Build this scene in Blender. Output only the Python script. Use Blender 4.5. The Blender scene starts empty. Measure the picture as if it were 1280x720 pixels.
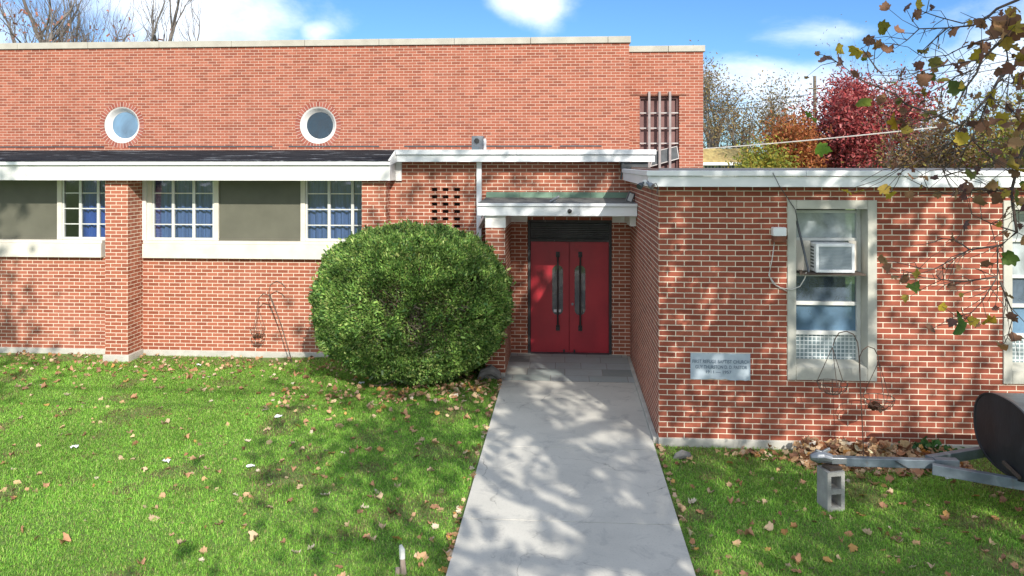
import bpy, math, random
import numpy as np
from mathutils import Vector, Matrix

R = math.radians
rng = np.random.default_rng(7)
random.seed(7)
sc = bpy.context.scene
COL = sc.collection

# ------------------------------------------------------------------ camera
F = 960.0            # focal length in photo pixels (1280 wide)
HZ = 206.0           # horizon row
H = 3.46             # eye height
TH = math.atan(66 / 960.0)
CT, ST = math.cos(TH), math.sin(TH)
cam = bpy.data.cameras.new('camera')
cam.sensor_width = 36.0
cam.lens = 36.0 * F / 1280.0
cam.shift_y = -(360 - HZ) / 1280.0
cam.clip_end = 2000
co = bpy.data.objects.new('camera', cam)
co.location = (0, 0, H)
co.rotation_euler = (R(90), 0, TH)
COL.objects.link(co)
sc.camera = co

# ------------------------------------------------------------------ world
SUN = Vector((-0.4, 1.0, -0.65)).normalized()      # direction the light travels
elev = math.asin(-SUN.z)
world = bpy.data.worlds.new('World')
sc.world = world
world.use_nodes = True
wn, wl = world.node_tree.nodes, world.node_tree.links
wn.clear()


def N(nodes, kind, **kw):
    n = nodes.new(kind)
    for k, v in kw.items():
        if k in n.inputs.keys() if isinstance(k, str) else False:
            n.inputs[k].default_value = v
        else:
            setattr(n, k, v)
    return n


def math_node(nodes, links, op, a, b=None, clamp=False):
    n = nodes.new('ShaderNodeMath')
    n.operation = op
    n.use_clamp = clamp
    for i, v in enumerate((a, b)):
        if v is None:
            continue
        if isinstance(v, (int, float)):
            n.inputs[i].default_value = v
        else:
            links.new(v, n.inputs[i])
    return n.outputs[0]


sky = wn.new('ShaderNodeTexSky')
sky.sky_type = 'NISHITA'
sky.sun_disc = False
sky.sun_elevation = elev
sky.sun_rotation = math.atan2(-SUN.x, -SUN.y)
sky.air_density = 1.0
sky.dust_density = 0.4
sky.ozone_density = 2.2
SKY_STRENGTH = 0.14
bg = wn.new('ShaderNodeBackground')
bg.inputs['Strength'].default_value = SKY_STRENGTH
wo = wn.new('ShaderNodeOutputWorld')
tc = wn.new('ShaderNodeTexCoord')
mp = wn.new('ShaderNodeMapping')
mp.inputs['Scale'].default_value = (1.0, 1.0, 2.0)
mp.inputs['Location'].default_value = (0.35, 0.0, 0.0)
wl.new(tc.outputs['Generated'], mp.inputs['Vector'])
nz = wn.new('ShaderNodeTexNoise')
nz.inputs['Scale'].default_value = 5.5
nz.inputs['Detail'].default_value = 9.0
nz.inputs['Roughness'].default_value = 0.6
nz.inputs['Distortion'].default_value = 0.25
wl.new(mp.outputs['Vector'], nz.inputs['Vector'])


def sky_dir(px, py):
    u, v = (px - 640) / F, (HZ - py) / F
    return Vector((u * CT - ST, u * ST + CT, v)).normalized()


cover = None
# (direction, horizontal reach, vertical reach, weight)
for px, py, rx, rz, w in [(225, 8, 0.17, 0.085, 1.0), (655, 2, 0.06, 0.035, 0.95), (395, 40, 0.03, 0.02, 0.8), (110, -30, .10, .05, .5),
                          (1010, 45, 0.10, 0.025, 0.78), (940, 105, 0.10, 0.05, 0.85), (1020, 125, 0.16, 0.06, 0.95),
                          (1240, 95, 0.14, 0.05, 0.7), (-300, 60, 0.4, 0.12, 0.8), (1700, 60, 0.4, 0.1, 0.8)]:
    d = sky_dir(px, py)
    vs = wn.new('ShaderNodeVectorMath')
    vs.operation = 'SUBTRACT'
    wl.new(tc.outputs['Generated'], vs.inputs[0])
    vs.inputs[1].default_value = d
    vm = wn.new('ShaderNodeVectorMath')
    vm.operation = 'MULTIPLY'
    wl.new(vs.outputs[0], vm.inputs[0])
    vm.inputs[1].default_value = (1 / rx, 1 / rx, 1 / rz)
    ln = wn.new('ShaderNodeVectorMath')
    ln.operation = 'LENGTH'
    wl.new(vm.outputs[0], ln.inputs[0])
    m = math_node(wn, wl, 'MULTIPLY', ln.outputs['Value'], ln.outputs['Value'])
    m = math_node(wn, wl, 'MULTIPLY', m, -1.0)
    m = math_node(wn, wl, 'POWER', 2.718, m)
    m = math_node(wn, wl, 'MULTIPLY', m, w)
    cover = m if cover is None else math_node(wn, wl, 'MAXIMUM', cover, m)
# unseen cloud cover added behind the camera and overhead as fill light
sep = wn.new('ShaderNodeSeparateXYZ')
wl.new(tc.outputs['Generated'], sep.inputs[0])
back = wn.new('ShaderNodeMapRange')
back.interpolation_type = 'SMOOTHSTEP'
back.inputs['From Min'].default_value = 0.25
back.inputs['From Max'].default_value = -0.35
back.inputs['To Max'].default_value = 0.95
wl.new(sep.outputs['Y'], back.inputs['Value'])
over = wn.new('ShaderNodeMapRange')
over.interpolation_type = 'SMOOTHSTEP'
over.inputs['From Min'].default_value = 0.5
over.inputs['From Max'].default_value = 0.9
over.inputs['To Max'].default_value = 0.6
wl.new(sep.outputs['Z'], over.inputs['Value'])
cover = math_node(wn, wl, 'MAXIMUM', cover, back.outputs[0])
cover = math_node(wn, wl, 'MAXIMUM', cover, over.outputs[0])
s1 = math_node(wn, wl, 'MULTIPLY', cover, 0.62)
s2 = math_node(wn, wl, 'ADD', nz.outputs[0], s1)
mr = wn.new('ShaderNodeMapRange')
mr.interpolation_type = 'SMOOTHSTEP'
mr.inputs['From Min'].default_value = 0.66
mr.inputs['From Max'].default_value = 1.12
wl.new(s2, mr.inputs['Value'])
tint = wn.new('ShaderNodeMix')
tint.data_type = 'RGBA'
tint.blend_type = 'MULTIPLY'
tint.inputs['Factor'].default_value = 1.0
wl.new(sky.outputs[0], tint.inputs['A'])
tint.inputs['B'].default_value = (0.33, 0.52, 0.76, 1)
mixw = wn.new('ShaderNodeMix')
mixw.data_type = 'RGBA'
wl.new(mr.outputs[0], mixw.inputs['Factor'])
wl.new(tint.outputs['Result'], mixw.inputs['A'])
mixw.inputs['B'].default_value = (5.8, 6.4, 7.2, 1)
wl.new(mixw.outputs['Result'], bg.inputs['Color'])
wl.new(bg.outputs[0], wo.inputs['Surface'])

sun = bpy.data.lights.new('sun', 'SUN')
sun.energy = 3.9
sun.angle = R(0.5)
sun.color = (1.0, 0.94, 0.85)
so = bpy.data.objects.new('sun', sun)
so.rotation_euler = (-SUN).to_track_quat('Z', 'Y').to_euler()
so.location = (10, -20, 20)
COL.objects.link(so)

sc.view_settings.view_transform = 'Standard'
sc.view_settings.look = 'None'
sc.view_settings.gamma = 1.0
sc.view_settings.exposure = 0.63
sc.view_settings.use_curve_mapping = False
sc.cycles.max_bounces = 6
sc.cycles.transparent_max_bounces = 12
sc.cycles.use_denoising = True


# ------------------------------------------------------------------ coordinates
def at_Y(px, py, Y):
    u, v = (px - 640) / F, (HZ - py) / F
    t = Y / (u * ST + CT)
    return Vector((t * (u * CT - ST), Y, H + v * t))


def at_t(px, py, t):
    u, v = (px - 640) / F, (HZ - py) / F
    return Vector((t * (u * CT - ST), t * (u * ST + CT), H + v * t))


def at_z(px, py, z):
    v = (HZ - py) / F
    return at_t(px, py, (z - H) / v)


def GX(px, Y):
    return at_Y(px, 300, Y).x


def GZ(px, py, Y):
    return at_Y(px, py, Y).z


def smooth(a, b, x):
    t = np.clip((x - a) / (b - a), 0, 1)
    return t * t * (3 - 2 * t)


def ground_z(X, Y):
    X = np.asarray(X, float)
    Y = np.asarray(Y, float)
    z = -0.035 - 0.10 * smooth(1.2, 6.0, -X) + 0.012 * np.sin(X * 0.9 + 1) * np.sin(Y * 0.7)
    return z


# ------------------------------------------------------------------ materials
def new_mat(name):
    m = bpy.data.materials.new(name)
    m.use_nodes = True
    nt = m.node_tree
    b = nt.nodes['Principled BSDF']
    return m, nt.nodes, nt.links, b


def ramp(nodes, links, fac, stops):
    r = nodes.new('ShaderNodeValToRGB')
    e = r.color_ramp.elements
    while len(e) > 1:
        e.remove(e[-1])
    e[0].position, e[0].color = stops[0][0], (*stops[0][1], 1)
    for p, c in stops[1:]:
        k = e.new(p)
        k.color = (*c, 1)
    links.new(fac, r.inputs[0])
    return r.outputs[0]


def noise(nodes, links, vec, scale, detail=4, rough=0.55, dist=0.0):
    n = nodes.new('ShaderNodeTexNoise')
    n.inputs['Scale'].default_value = scale
    n.inputs['Detail'].default_value = detail
    n.inputs['Roughness'].default_value = rough
    n.inputs['Distortion'].default_value = dist
    if vec is not None:
        links.new(vec, n.inputs['Vector'])
    return n.outputs[0]


def mixc(nodes, links, fac, a, b, blend='MIX'):
    m = nodes.new('ShaderNodeMix')
    m.data_type = 'RGBA'
    m.blend_type = blend
    for sock, v in (('Factor', fac), ('A', a), ('B', b)):
        if isinstance(v, (int, float)):
            m.inputs[sock].default_value = v
        elif isinstance(v, tuple):
            m.inputs[sock].default_value = (*v, 1)
        else:
            links.new(v, m.inputs[sock])
    return m.outputs['Result']


def bump(nodes, links, b, height, strength=0.3, dist=0.01):
    n = nodes.new('ShaderNodeBump')
    n.inputs['Strength'].default_value = strength
    n.inputs['Distance'].default_value = dist
    links.new(height, n.inputs['Height'])
    links.new(n.outputs[0], b.inputs['Normal'])


def maprange(nodes, links, v, a, b, c=0.0, d=1.0):
    m = nodes.new('ShaderNodeMapRange')
    m.inputs['From Min'].default_value = a
    m.inputs['From Max'].default_value = b
    m.inputs['To Min'].default_value = c
    m.inputs['To Max'].default_value = d
    links.new(v, m.inputs['Value'])
    return m.outputs[0]


def plain(name, c1, c2=None, rough=0.6, scale=6.0, bumps=0.0, metal=0.0, spec=0.5, detail=5, bscale=None, stain=None, stretch=None):
    """One weathered surface: two close tones mixed by noise, an optional stain tone, and a fine bump."""
    m, n, l, b = new_mat(name)
    t = n.new('ShaderNodeTexCoord')
    vec = t.outputs['Object']
    if stretch:
        mpn = n.new('ShaderNodeMapping')
        mpn.inputs['Scale'].default_value = stretch
        l.new(vec, mpn.inputs['Vector'])
        vec = mpn.outputs[0]
    c2 = c2 or tuple(x * 0.85 for x in c1)
    f = noise(n, l, vec, scale, detail)
    f = maprange(n, l, f, 0.35, 0.65)
    c = mixc(n, l, f, c1, c2)
    if stain:
        sf = noise(n, l, vec, scale * 0.55, 8, 0.7, 0.4)
        sf = maprange(n, l, sf, stain[1], stain[1] + 0.12)
        c = mixc(n, l, sf, c, stain[0])
    l.new(c, b.inputs['Base Color'])
    b.inputs['Roughness'].default_value = rough
    b.inputs['Metallic'].default_value = metal
    b.inputs['Specular IOR Level'].default_value = spec
    if bumps:
        bump(n, l, b, noise(n, l, vec, bscale or scale * 8, 6), bumps, 0.01)
    return m


def brick_mat(name, c1, c2, mortar, bw=0.208, rh=0.0667, ms=0.0067, pale=0.35, offset=0.5, dark=(0.15, 0.05, 0.038)):
    m, n, l, b = new_mat(name)
    uv = n.new('ShaderNodeUVMap')
    br = n.new('ShaderNodeTexBrick')
    br.inputs['Scale'].default_value = 1.0
    br.inputs['Brick Width'].default_value = bw
    br.inputs['Row Height'].default_value = rh
    br.inputs['Mortar Size'].default_value = ms
    br.inputs['Mortar Smooth'].default_value = 0.12
    br.inputs['Bias'].default_value = -0.1
    br.offset = offset
    br.inputs['Color1'].default_value = (0, 0, 0, 1)
    br.inputs['Color2'].default_value = (1, 1, 1, 1)
    br.inputs['Mortar'].default_value = (0.5, 0.5, 0.5, 1)
    # a slight wobble so that the courses are not ruler-straight
    wob = n.new('ShaderNodeTexNoise')
    wob.inputs['Scale'].default_value = 2.2
    wob.inputs['Detail'].default_value = 3
    l.new(uv.outputs[0], wob.inputs['Vector'])
    wsub = n.new('ShaderNodeVectorMath')
    wsub.operation = 'MULTIPLY_ADD'
    l.new(wob.outputs['Color'], wsub.inputs[0])
    wsub.inputs[1].default_value = (0.008, 0.008, 0)
    wsub.inputs[2].default_value = (-0.004, -0.004, 0)
    wadd = n.new('ShaderNodeVectorMath')
    l.new(uv.outputs[0], wadd.inputs[0])
    l.new(wsub.outputs[0], wadd.inputs[1])
    l.new(wadd.outputs[0], br.inputs['Vector'])
    tone = ramp(n, l, br.outputs['Color'], [(0.0, dark), (0.05, tuple(x * 0.78 for x in c1)), (0.22, c1), (0.75, c2), (1.0, tuple(min(1, x * 1.12) for x in c2))])
    fine = noise(n, l, uv.outputs[0], 26.0, 6, 0.65)
    tone = mixc(n, l, maprange(n, l, fine, 0.3, 0.75, 0.0, 0.35), tone, tuple(x * 0.62 for x in c1))
    big = noise(n, l, uv.outputs[0], 0.55, 7, 0.62, 0.5)
    pf = maprange(n, l, big, 0.5, 0.78, 0.0, pale)
    tone = mixc(n, l, pf, tone, tuple(min(1, x * 1.0 + 0.10) for x in c2))
    mf = noise(n, l, uv.outputs[0], 9.0, 5)
    mort = mixc(n, l, mf, mortar, tuple(x * 0.80 for x in mortar))
    c = mixc(n, l, br.outputs['Fac'], tone, mort)
    # run-down dirt
    mpd = n.new('ShaderNodeMapping')
    mpd.inputs['Scale'].default_value = (2.2, 0.35, 1)
    l.new(uv.outputs[0], mpd.inputs['Vector'])
    dirt = noise(n, l, mpd.outputs[0], 1.3, 8, 0.7)
    c = mixc(n, l, maprange(n, l, dirt, 0.52, 0.75, 0.0, 0.35), c, tuple(x * 0.55 for x in c1))
    l.new(c, b.inputs['Base Color'])
    b.inputs['Roughness'].default_value = 0.85
    b.inputs['Specular IOR Level'].default_value = 0.25
    inv = math_node(n, l, 'SUBTRACT', 1.0, br.outputs['Fac'])
    hh = math_node(n, l, 'ADD', inv, math_node(n, l, 'MULTIPLY', fine, 0.35))
    bump(n, l, b, hh, 0.55, 0.006)
    return m


def glass_mat(name, tint=(0.9, 0.95, 0.97), refl=0.10, haze=0.0, haze_col=(0.6, 0.65, 0.68), hz_scale=3.0):
    """Old window glass: mostly see-through, a sky reflection that grows with the angle, and a diffuse film of dirt and painted-in reflection."""
    m, n, l, b = new_mat(name)
    out = n['Material Output']
    n.remove(b)
    tr = n.new('ShaderNodeBsdfTransparent')
    tr.inputs[0].default_value = (*tint, 1)
    gl = n.new('ShaderNodeBsdfGlossy')
    gl.inputs['Roughness'].default_value = 0.04
    fr = n.new('ShaderNodeFresnel')
    fr.inputs[0].default_value = 1.5
    t = n.new('ShaderNodeTexCoord')
    wv = noise(n, l, t.outputs['Object'], 2.5, 2)
    bp = n.new('ShaderNodeBump')
    bp.inputs['Strength'].default_value = 0.25
    bp.inputs['Distance'].default_value = 0.02
    l.new(wv, bp.inputs['Height'])
    l.new(bp.outputs[0], gl.inputs['Normal'])
    f = math_node(n, l, 'ADD', fr.outputs[0], refl, True)
    mx = n.new('ShaderNodeMixShader')
    l.new(f, mx.inputs[0])
    l.new(tr.outputs[0], mx.inputs[1])
    l.new(gl.outputs[0], mx.inputs[2])
    last = mx.outputs[0]
    if haze:
        df = n.new('ShaderNodeBsdfDiffuse')
        df.inputs[0].default_value = (*haze_col, 1)  # haze colour carries painted sky reflection along with dirt
        hf = noise(n, l, t.outputs['Object'], hz_scale, 7, 0.6, 0.6)
        hf = maprange(n, l, hf, 0.35, 0.7, haze * 0.45, min(1.0, haze * 1.3))
        m2 = n.new('ShaderNodeMixShader')
        l.new(hf, m2.inputs[0])
        l.new(last, m2.inputs[1])
        l.new(df.outputs[0], m2.inputs[2])
        last = m2.outputs[0]
    l.new(last, out.inputs['Surface'])
    return m


def leaf_mat(name, trans=0.35, rough=0.6, attr='tone', mult=1.0):
    """Leaf colour is the leaf's own (one tone per leaf); light also passes through the blade."""
    m, n, l, b = new_mat(name)
    out = n['Material Output']
    a = n.new('ShaderNodeAttribute')
    a.attribute_name = attr
    l.new(a.outputs['Color'], b.inputs['Base Color'])
    b.inputs['Roughness'].default_value = rough
    b.inputs['Specular IOR Level'].default_value = 0.3
    tl = n.new('ShaderNodeBsdfTranslucent')
    l.new(a.outputs['Color'], tl.inputs[0])
    mx = n.new('ShaderNodeMixShader')
    mx.inputs[0].default_value = trans
    l.new(b.outputs[0], mx.inputs[1])
    l.new(tl.outputs[0], mx.inputs[2])
    l.new(mx.outputs[0], out.inputs['Surface'])
    return m


M = {}
M['brick_low'] = brick_mat('brick_low', (0.315, 0.094, 0.052), (0.375, 0.126, 0.074), (0.80, 0.67, 0.53), ms=0.0056, dark=(0.275, 0.080, 0.047), pale=0.3)
M['brick_up'] = brick_mat('brick_up', (0.295, 0.090, 0.053), (0.350, 0.117, 0.072), (0.62, 0.46, 0.36), pale=0.16, ms=0.0052, dark=(0.24, 0.074, 0.048))
M['brick_wing'] = brick_mat('brick_wing', (0.285, 0.074, 0.044), (0.355, 0.104, 0.062), (0.80, 0.69, 0.54), pale=0.08, ms=0.0053, dark=(0.235, 0.062, 0.038))
M['brick_ring'] = brick_mat('brick_ring', (0.29, 0.085, 0.06), (0.34, 0.12, 0.085), (0.58, 0.44, 0.37), bw=0.072, rh=0.4, ms=0.006, offset=0.0, dark=(0.25, 0.08, 0.06))
M['concrete'] = plain('concrete', (0.50, 0.48, 0.43), (0.38, 0.37, 0.33), 0.85, 4, 0.4, stain=((0.24, 0.22, 0.19), 0.62))
M['limestone'] = plain('limestone', (0.43, 0.41, 0.35), (0.35, 0.33, 0.28), 0.8, 3, 0.25, stain=((0.30, 0.28, 0.24), 0.66))
M['sillstone'] = plain('sillstone', (0.66, 0.62, 0.54), (0.56, 0.52, 0.45), 0.8, 3, 0.2)
M['surround'] = plain('surround', (0.50, 0.49, 0.42), (0.40, 0.39, 0.34), 0.8, 3, 0.25, stain=((0.27, 0.26, 0.22), 0.63))
M['white_paint'] = plain('white_paint', (0.74, 0.73, 0.71), (0.66, 0.65, 0.62), 0.45, 1.5, 0.08, stain=((0.45, 0.41, 0.36), 0.66), stretch=(0.7, 1, 3))
M['white_metal'] = plain('white_metal', (0.78, 0.79, 0.80), (0.70, 0.71, 0.72), 0.35, 2, 0.05, stain=((0.50, 0.48, 0.45), 0.67), stretch=(0.8, 0.8, 2.5))
M['white_flake'] = plain('white_flake', (0.78, 0.77, 0.74), (0.68, 0.66, 0.62), 0.6, 5, 0.3, stain=((0.30, 0.27, 0.23), 0.64))
M['trim_grey'] = plain('trim_grey', (0.62, 0.63, 0.60), (0.52, 0.53, 0.5), 0.5, 5, 0.1)
M['shingle'] = plain('shingle', (0.012, 0.014, 0.018), (0.034, 0.037, 0.042), 0.95, 5, 0.6, spec=0.05, stain=((0.50, 0.54, 0.58), 0.585), stretch=(0.35, 1.4, 1), bscale=60)
M['roof_felt'] = plain('roof_felt', (0.09, 0.09, 0.095), (0.16, 0.155, 0.15), 0.9, 3, 0.5, bscale=50)
M['gravel'] = plain('gravel', (0.15, 0.15, 0.135), (0.08, 0.08, 0.075), 0.95, 14, 0.8, bscale=70, stain=((0.36, 0.33, 0.28), 0.64))
M['copper'] = plain('copper', (0.15, 0.23, 0.17), (0.10, 0.16, 0.12), 0.9, 4, 0.2, spec=0.1, stain=((0.16, 0.17, 0.13), 0.64))
M['panel'] = plain('panel', (0.115, 0.113, 0.083), (0.095, 0.093, 0.068), 0.55, 2.5, 0.06, stain=((0.13, 0.13, 0.11), 0.70))
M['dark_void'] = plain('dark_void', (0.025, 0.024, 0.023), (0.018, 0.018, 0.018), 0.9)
M['room'] = plain('room', (0.12, 0.115, 0.11), (0.09, 0.088, 0.085), 0.9)
M['curtain'] = plain('curtain', (0.055, 0.14, 0.48), (0.04, 0.10, 0.38), 0.8, 6, 0.1, stretch=(6, 6, 0.3))
M['curtain_grey'] = plain('curtain_grey', (0.10, 0.17, 0.36), (0.08, 0.13, 0.28), 0.8, 6, 0.1, stretch=(6, 6, 0.3))
M['door_red'] = plain('door_red', (0.43, 0.018, 0.030), (0.33, 0.013, 0.024), 0.45, 2.5, 0.08, stain=((0.20, 0.016, 0.02), 0.56), stretch=(1, 1, 0.6))
M['black_paint'] = plain('black_paint', (0.018, 0.018, 0.02), (0.035, 0.034, 0.034), 0.45, 7, 0.1)
M['black_peel'] = plain('black_peel', (0.03, 0.028, 0.028), (0.05, 0.046, 0.044), 0.6, 9, 0.4, stain=((0.55, 0.52, 0.48), 0.60), stretch=(1, 1, 0.4))
M['louver'] = plain('louver', (0.075, 0.08, 0.08), (0.11, 0.115, 0.115), 0.4, 5, 0.1)
M['bar_grey'] = plain('bar_grey', (0.30, 0.26, 0.255), (0.22, 0.19, 0.185), 0.6, 8, 0.2)
M['bar_white'] = plain('bar_white', (0.50, 0.47, 0.45), (0.38, 0.35, 0.34), 0.6, 8, 0.2)
M['blind'] = plain('blind', (0.20, 0.105, 0.098), (0.15, 0.078, 0.072), 0.75, 4, 0.1)
M['galv'] = plain('galv', (0.30, 0.32, 0.34), (0.19, 0.20, 0.22), 0.42, 6, 0.15, metal=0.6, stain=((0.22, 0.14, 0.10), 0.66))
M['steel_dark'] = plain('steel_dark', (0.10, 0.11, 0.12), (0.06, 0.065, 0.07), 0.5, 6, 0.2, metal=0.3)
M['steel_blue'] = plain('steel_blue', (0.16, 0.20, 0.23), (0.10, 0.125, 0.15), 0.5, 5, 0.3, metal=0.2, stain=((0.12, 0.075, 0.05), 0.60))
M['tank_black'] = plain('tank_black', (0.013, 0.015, 0.019), (0.026, 0.029, 0.034), 0.55, 4, 0.15, spec=0.3, stain=((0.055, 0.06, 0.065), 0.62), stretch=(1, 1, 0.5))
M['tank_side'] = plain('tank_side', (0.13, 0.14, 0.145), (0.08, 0.085, 0.09), 0.35, 4, 0.1, metal=0.3)
M['ac_grille'] = plain('ac_grille', (0.36, 0.41, 0.44), (0.27, 0.32, 0.35), 0.5, 5)
M['rust'] = plain('rust', (0.21, 0.075, 0.04), (0.12, 0.045, 0.028), 0.85, 9, 0.4)
M['rusty_wire'] = plain('rusty_wire', (0.13, 0.085, 0.06), (0.07, 0.045, 0.035), 0.7, 12, 0.2)
M['cable_pale'] = plain('cable_pale', (0.62, 0.60, 0.55), (0.5, 0.48, 0.44), 0.6)
M['cable_dark'] = plain('cable_dark', (0.05, 0.05, 0.055), (0.08, 0.08, 0.085), 0.6)
M['block'] = plain('block', (0.36, 0.355, 0.33), (0.26, 0.255, 0.24), 0.95, 7, 0.8, bscale=90, stain=((0.5, 0.49, 0.47), 0.66))
M['stone_dark'] = plain('stone_dark', (0.24, 0.23, 0.21), (0.15, 0.14, 0.13), 0.9, 9, 0.6)
M['wood_dark'] = plain('wood_dark', (0.07, 0.05, 0.04), (0.11, 0.08, 0.06), 0.85, 5, 0.4, stretch=(1, 8, 8))
M['marble'] = plain('marble', (0.45, 0.52, 0.57), (0.38, 0.44, 0.50), 0.5, 6, 0.1, stain=((0.55, 0.58, 0.58), 0.64))
M['letter'] = plain('letter', (0.10, 0.14, 0.19), (0.15, 0.19, 0.24), 0.8)
M['bark'] = plain('bark', (0.12, 0.10, 0.085), (0.07, 0.058, 0.05), 0.95, 5, 0.7, bscale=30, stretch=(2, 2, 0.5))
M['bark_far'] = plain('bark_far', (0.20, 0.175, 0.155), (0.11, 0.095, 0.085), 0.95, 3)
M['twig'] = plain('twig', (0.075, 0.055, 0.05), (0.11, 0.085, 0.07), 0.9, 9)
M['twig_bush'] = plain('twig_bush', (0.30, 0.24, 0.20), (0.18, 0.14, 0.115), 0.9, 9)
M['pole_wood'] = plain('pole_wood', (0.19, 0.155, 0.13), (0.13, 0.105, 0.085), 0.95, 3, stretch=(3, 3, 0.3))
M['leaf'] = leaf_mat('leaf', 0.35)
M['leaf_dry'] = leaf_mat('leaf_dry', 0.18, 0.75)
M['needle'] = leaf_mat('needle', 0.18, 0.5)
M['grass'] = leaf_mat('grass', 0.42, 0.6)
M['paper'] = plain('paper', (0.80, 0.80, 0.80), (0.66, 0.66, 0.68), 0.6, 9)
M['house_white'] = plain('house_white', (0.72, 0.72, 0.70), (0.6, 0.6, 0.58), 0.7)
M['house_roof'] = plain('house_roof', (0.50, 0.38, 0.14), (0.36, 0.25, 0.09), 0.85, 2.0, 0.3, stretch=(2.0, 0.4, 1))
M['house_brick'] = plain('house_brick', (0.30, 0.16, 0.11), (0.22, 0.11, 0.08), 0.9, 8)
M['green_weed'] = plain('green_weed', (0.05, 0.14, 0.045), (0.035, 0.10, 0.03), 0.6, 9)
M['pane_clear'] = glass_mat('pane_clear', (0.86, 0.92, 0.96), 0.10)
M['pane_dark'] = glass_mat('pane_dark', (0.55, 0.64, 0.72), 0.06, 0.65, (0.15, 0.20, 0.26), 4)
M['pane_frost'] = glass_mat('pane_frost', (0.6, 0.66, 0.7), 0.16, 0.75, (0.50, 0.56, 0.58), 2.2)
M['pane_milk'] = glass_mat('pane_milk', (0.6, 0.7, 0.78), 0.10, 0.8, (0.17, 0.29, 0.42), 1.2)
M['pane_deep'] = glass_mat('pane_deep', (0.4, 0.5, 0.58), 0.06, 0.5, (0.04, 0.08, 0.12), 2.0)
M['door_glass'] = glass_mat('door_glass', (0.5, 0.52, 0.54), 0.10, 0.5, (0.16, 0.16, 0.16), 3)


def wired_glass():
    m, n, l, b = new_mat('wired_glass')
    uv = n.new('ShaderNodeUVMap')
    br = n.new('ShaderNodeTexBrick')
    br.offset = 0
    br.inputs['Scale'].default_value = 1.0
    br.inputs['Brick Width'].default_value = 0.05
    br.inputs['Row Height'].default_value = 0.05
    br.inputs['Mortar Size'].default_value = 0.006
    l.new(uv.outputs[0], br.inputs['Vector'])
    f = noise(n, l, uv.outputs[0], 5, 5)
    c = mixc(n, l, maprange(n, l, f, 0.35, 0.65), (0.14, 0.20, 0.22), (0.34, 0.40, 0.40))
    c = mixc(n, l, br.outputs['Fac'], c, (0.66, 0.70, 0.70))
    l.new(c, b.inputs['Base Color'])
    b.inputs['Roughness'].default_value = 0.25
    return m


M['wired'] = wired_glass()


def walkway_mat():
    m, n, l, b = new_mat('walk_concrete')
    t = n.new('ShaderNodeTexCoord')
    f1 = noise(n, l, t.outputs['Object'], 1.1, 8, 0.65)
    c = mixc(n, l, maprange(n, l, f1, 0.35, 0.68), (0.555, 0.535, 0.475), (0.46, 0.447, 0.40))
    f2 = noise(n, l, t.outputs['Object'], 55, 4, 0.7)
    c = mixc(n, l, maprange(n, l, f2, 0.55, 0.75, 0, 0.55), c, (0.26, 0.26, 0.245))
    f3 = noise(n, l, t.outputs['Object'], 3.0, 8, 0.75, 0.6)
    c = mixc(n, l, maprange(n, l, f3, 0.53, 0.70, 0, 0.7), c, (0.29, 0.29, 0.275))
    # fine wandering cracks
    wv = n.new('ShaderNodeTexNoise')
    wv.inputs['Scale'].default_value = 2.5
    wv.inputs['Detail'].default_value = 5
    l.new(t.outputs['Object'], wv.inputs['Vector'])
    va = n.new('ShaderNodeVectorMath')
    va.operation = 'MULTIPLY_ADD'
    l.new(wv.outputs['Color'], va.inputs[0])
    va.inputs[1].default_value = (0.5, 0.5, 0)
    l.new(t.outputs['Object'], va.inputs[2])
    vo_ = n.new('ShaderNodeTexVoronoi')
    vo_.feature = 'DISTANCE_TO_EDGE'
    vo_.inputs['Scale'].default_value = 0.42
    l.new(va.outputs[0], vo_.inputs['Vector'])
    ck = maprange(n, l, vo_.outputs['Distance'], 0.0, 0.0028, 0.75, 0.0)
    ck = math_node(n, l, 'MULTIPLY', ck, maprange(n, l, f1, 0.45, 0.58), True)
    c = mixc(n, l, ck, c, (0.10, 0.098, 0.09))
    l.new(c, b.inputs['Base Color'])
    b.inputs['Roughness'].default_value = 0.88
    b.inputs['Specular IOR Level'].default_value = 0.25
    bump(n, l, b, noise(n, l, t.outputs['Object'], 120, 5), 0.35, 0.004)
    return m


M['walk'] = walkway_mat()


def slate_mat():
    m, n, l, b = new_mat('slate')
    uv = n.new('ShaderNodeUVMap')
    br = n.new('ShaderNodeTexBrick')
    br.offset = 0.37
    br.inputs['Scale'].default_value = 1.0
    br.inputs['Brick Width'].default_value = 0.62
    br.inputs['Row Height'].default_value = 0.36
    br.inputs['Mortar Size'].default_value = 0.006
    br.squash = 0.7
    br.squash_frequency = 3
    br.inputs['Color1'].default_value = (0, 0, 0, 1)
    br.inputs['Color2'].default_value = (1, 1, 1, 1)
    l.new(uv.outputs[0], br.inputs['Vector'])
    c = ramp(n, l, br.outputs['Color'], [(0, (0.10, 0.11, 0.115)), (0.12, (0.29, 0.34, 0.32)), (0.6, (0.33, 0.37, 0.38)), (1, (0.40, 0.41, 0.36))])
    f = noise(n, l, uv.outputs[0], 4, 7, 0.7)
    c = mixc(n, l, maprange(n, l, f, 0.4, 0.7, 0, 0.6), c, (0.30, 0.30, 0.27))
    c = mixc(n, l, br.outputs['Fac'], c, (0.22, 0.21, 0.19))
    l.new(c, b.inputs['Base Color'])
    b.inputs['Roughness'].default_value = 0.7
    bump(n, l, b, f, 0.4, 0.01)
    return m


M['slate'] = slate_mat()


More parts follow.
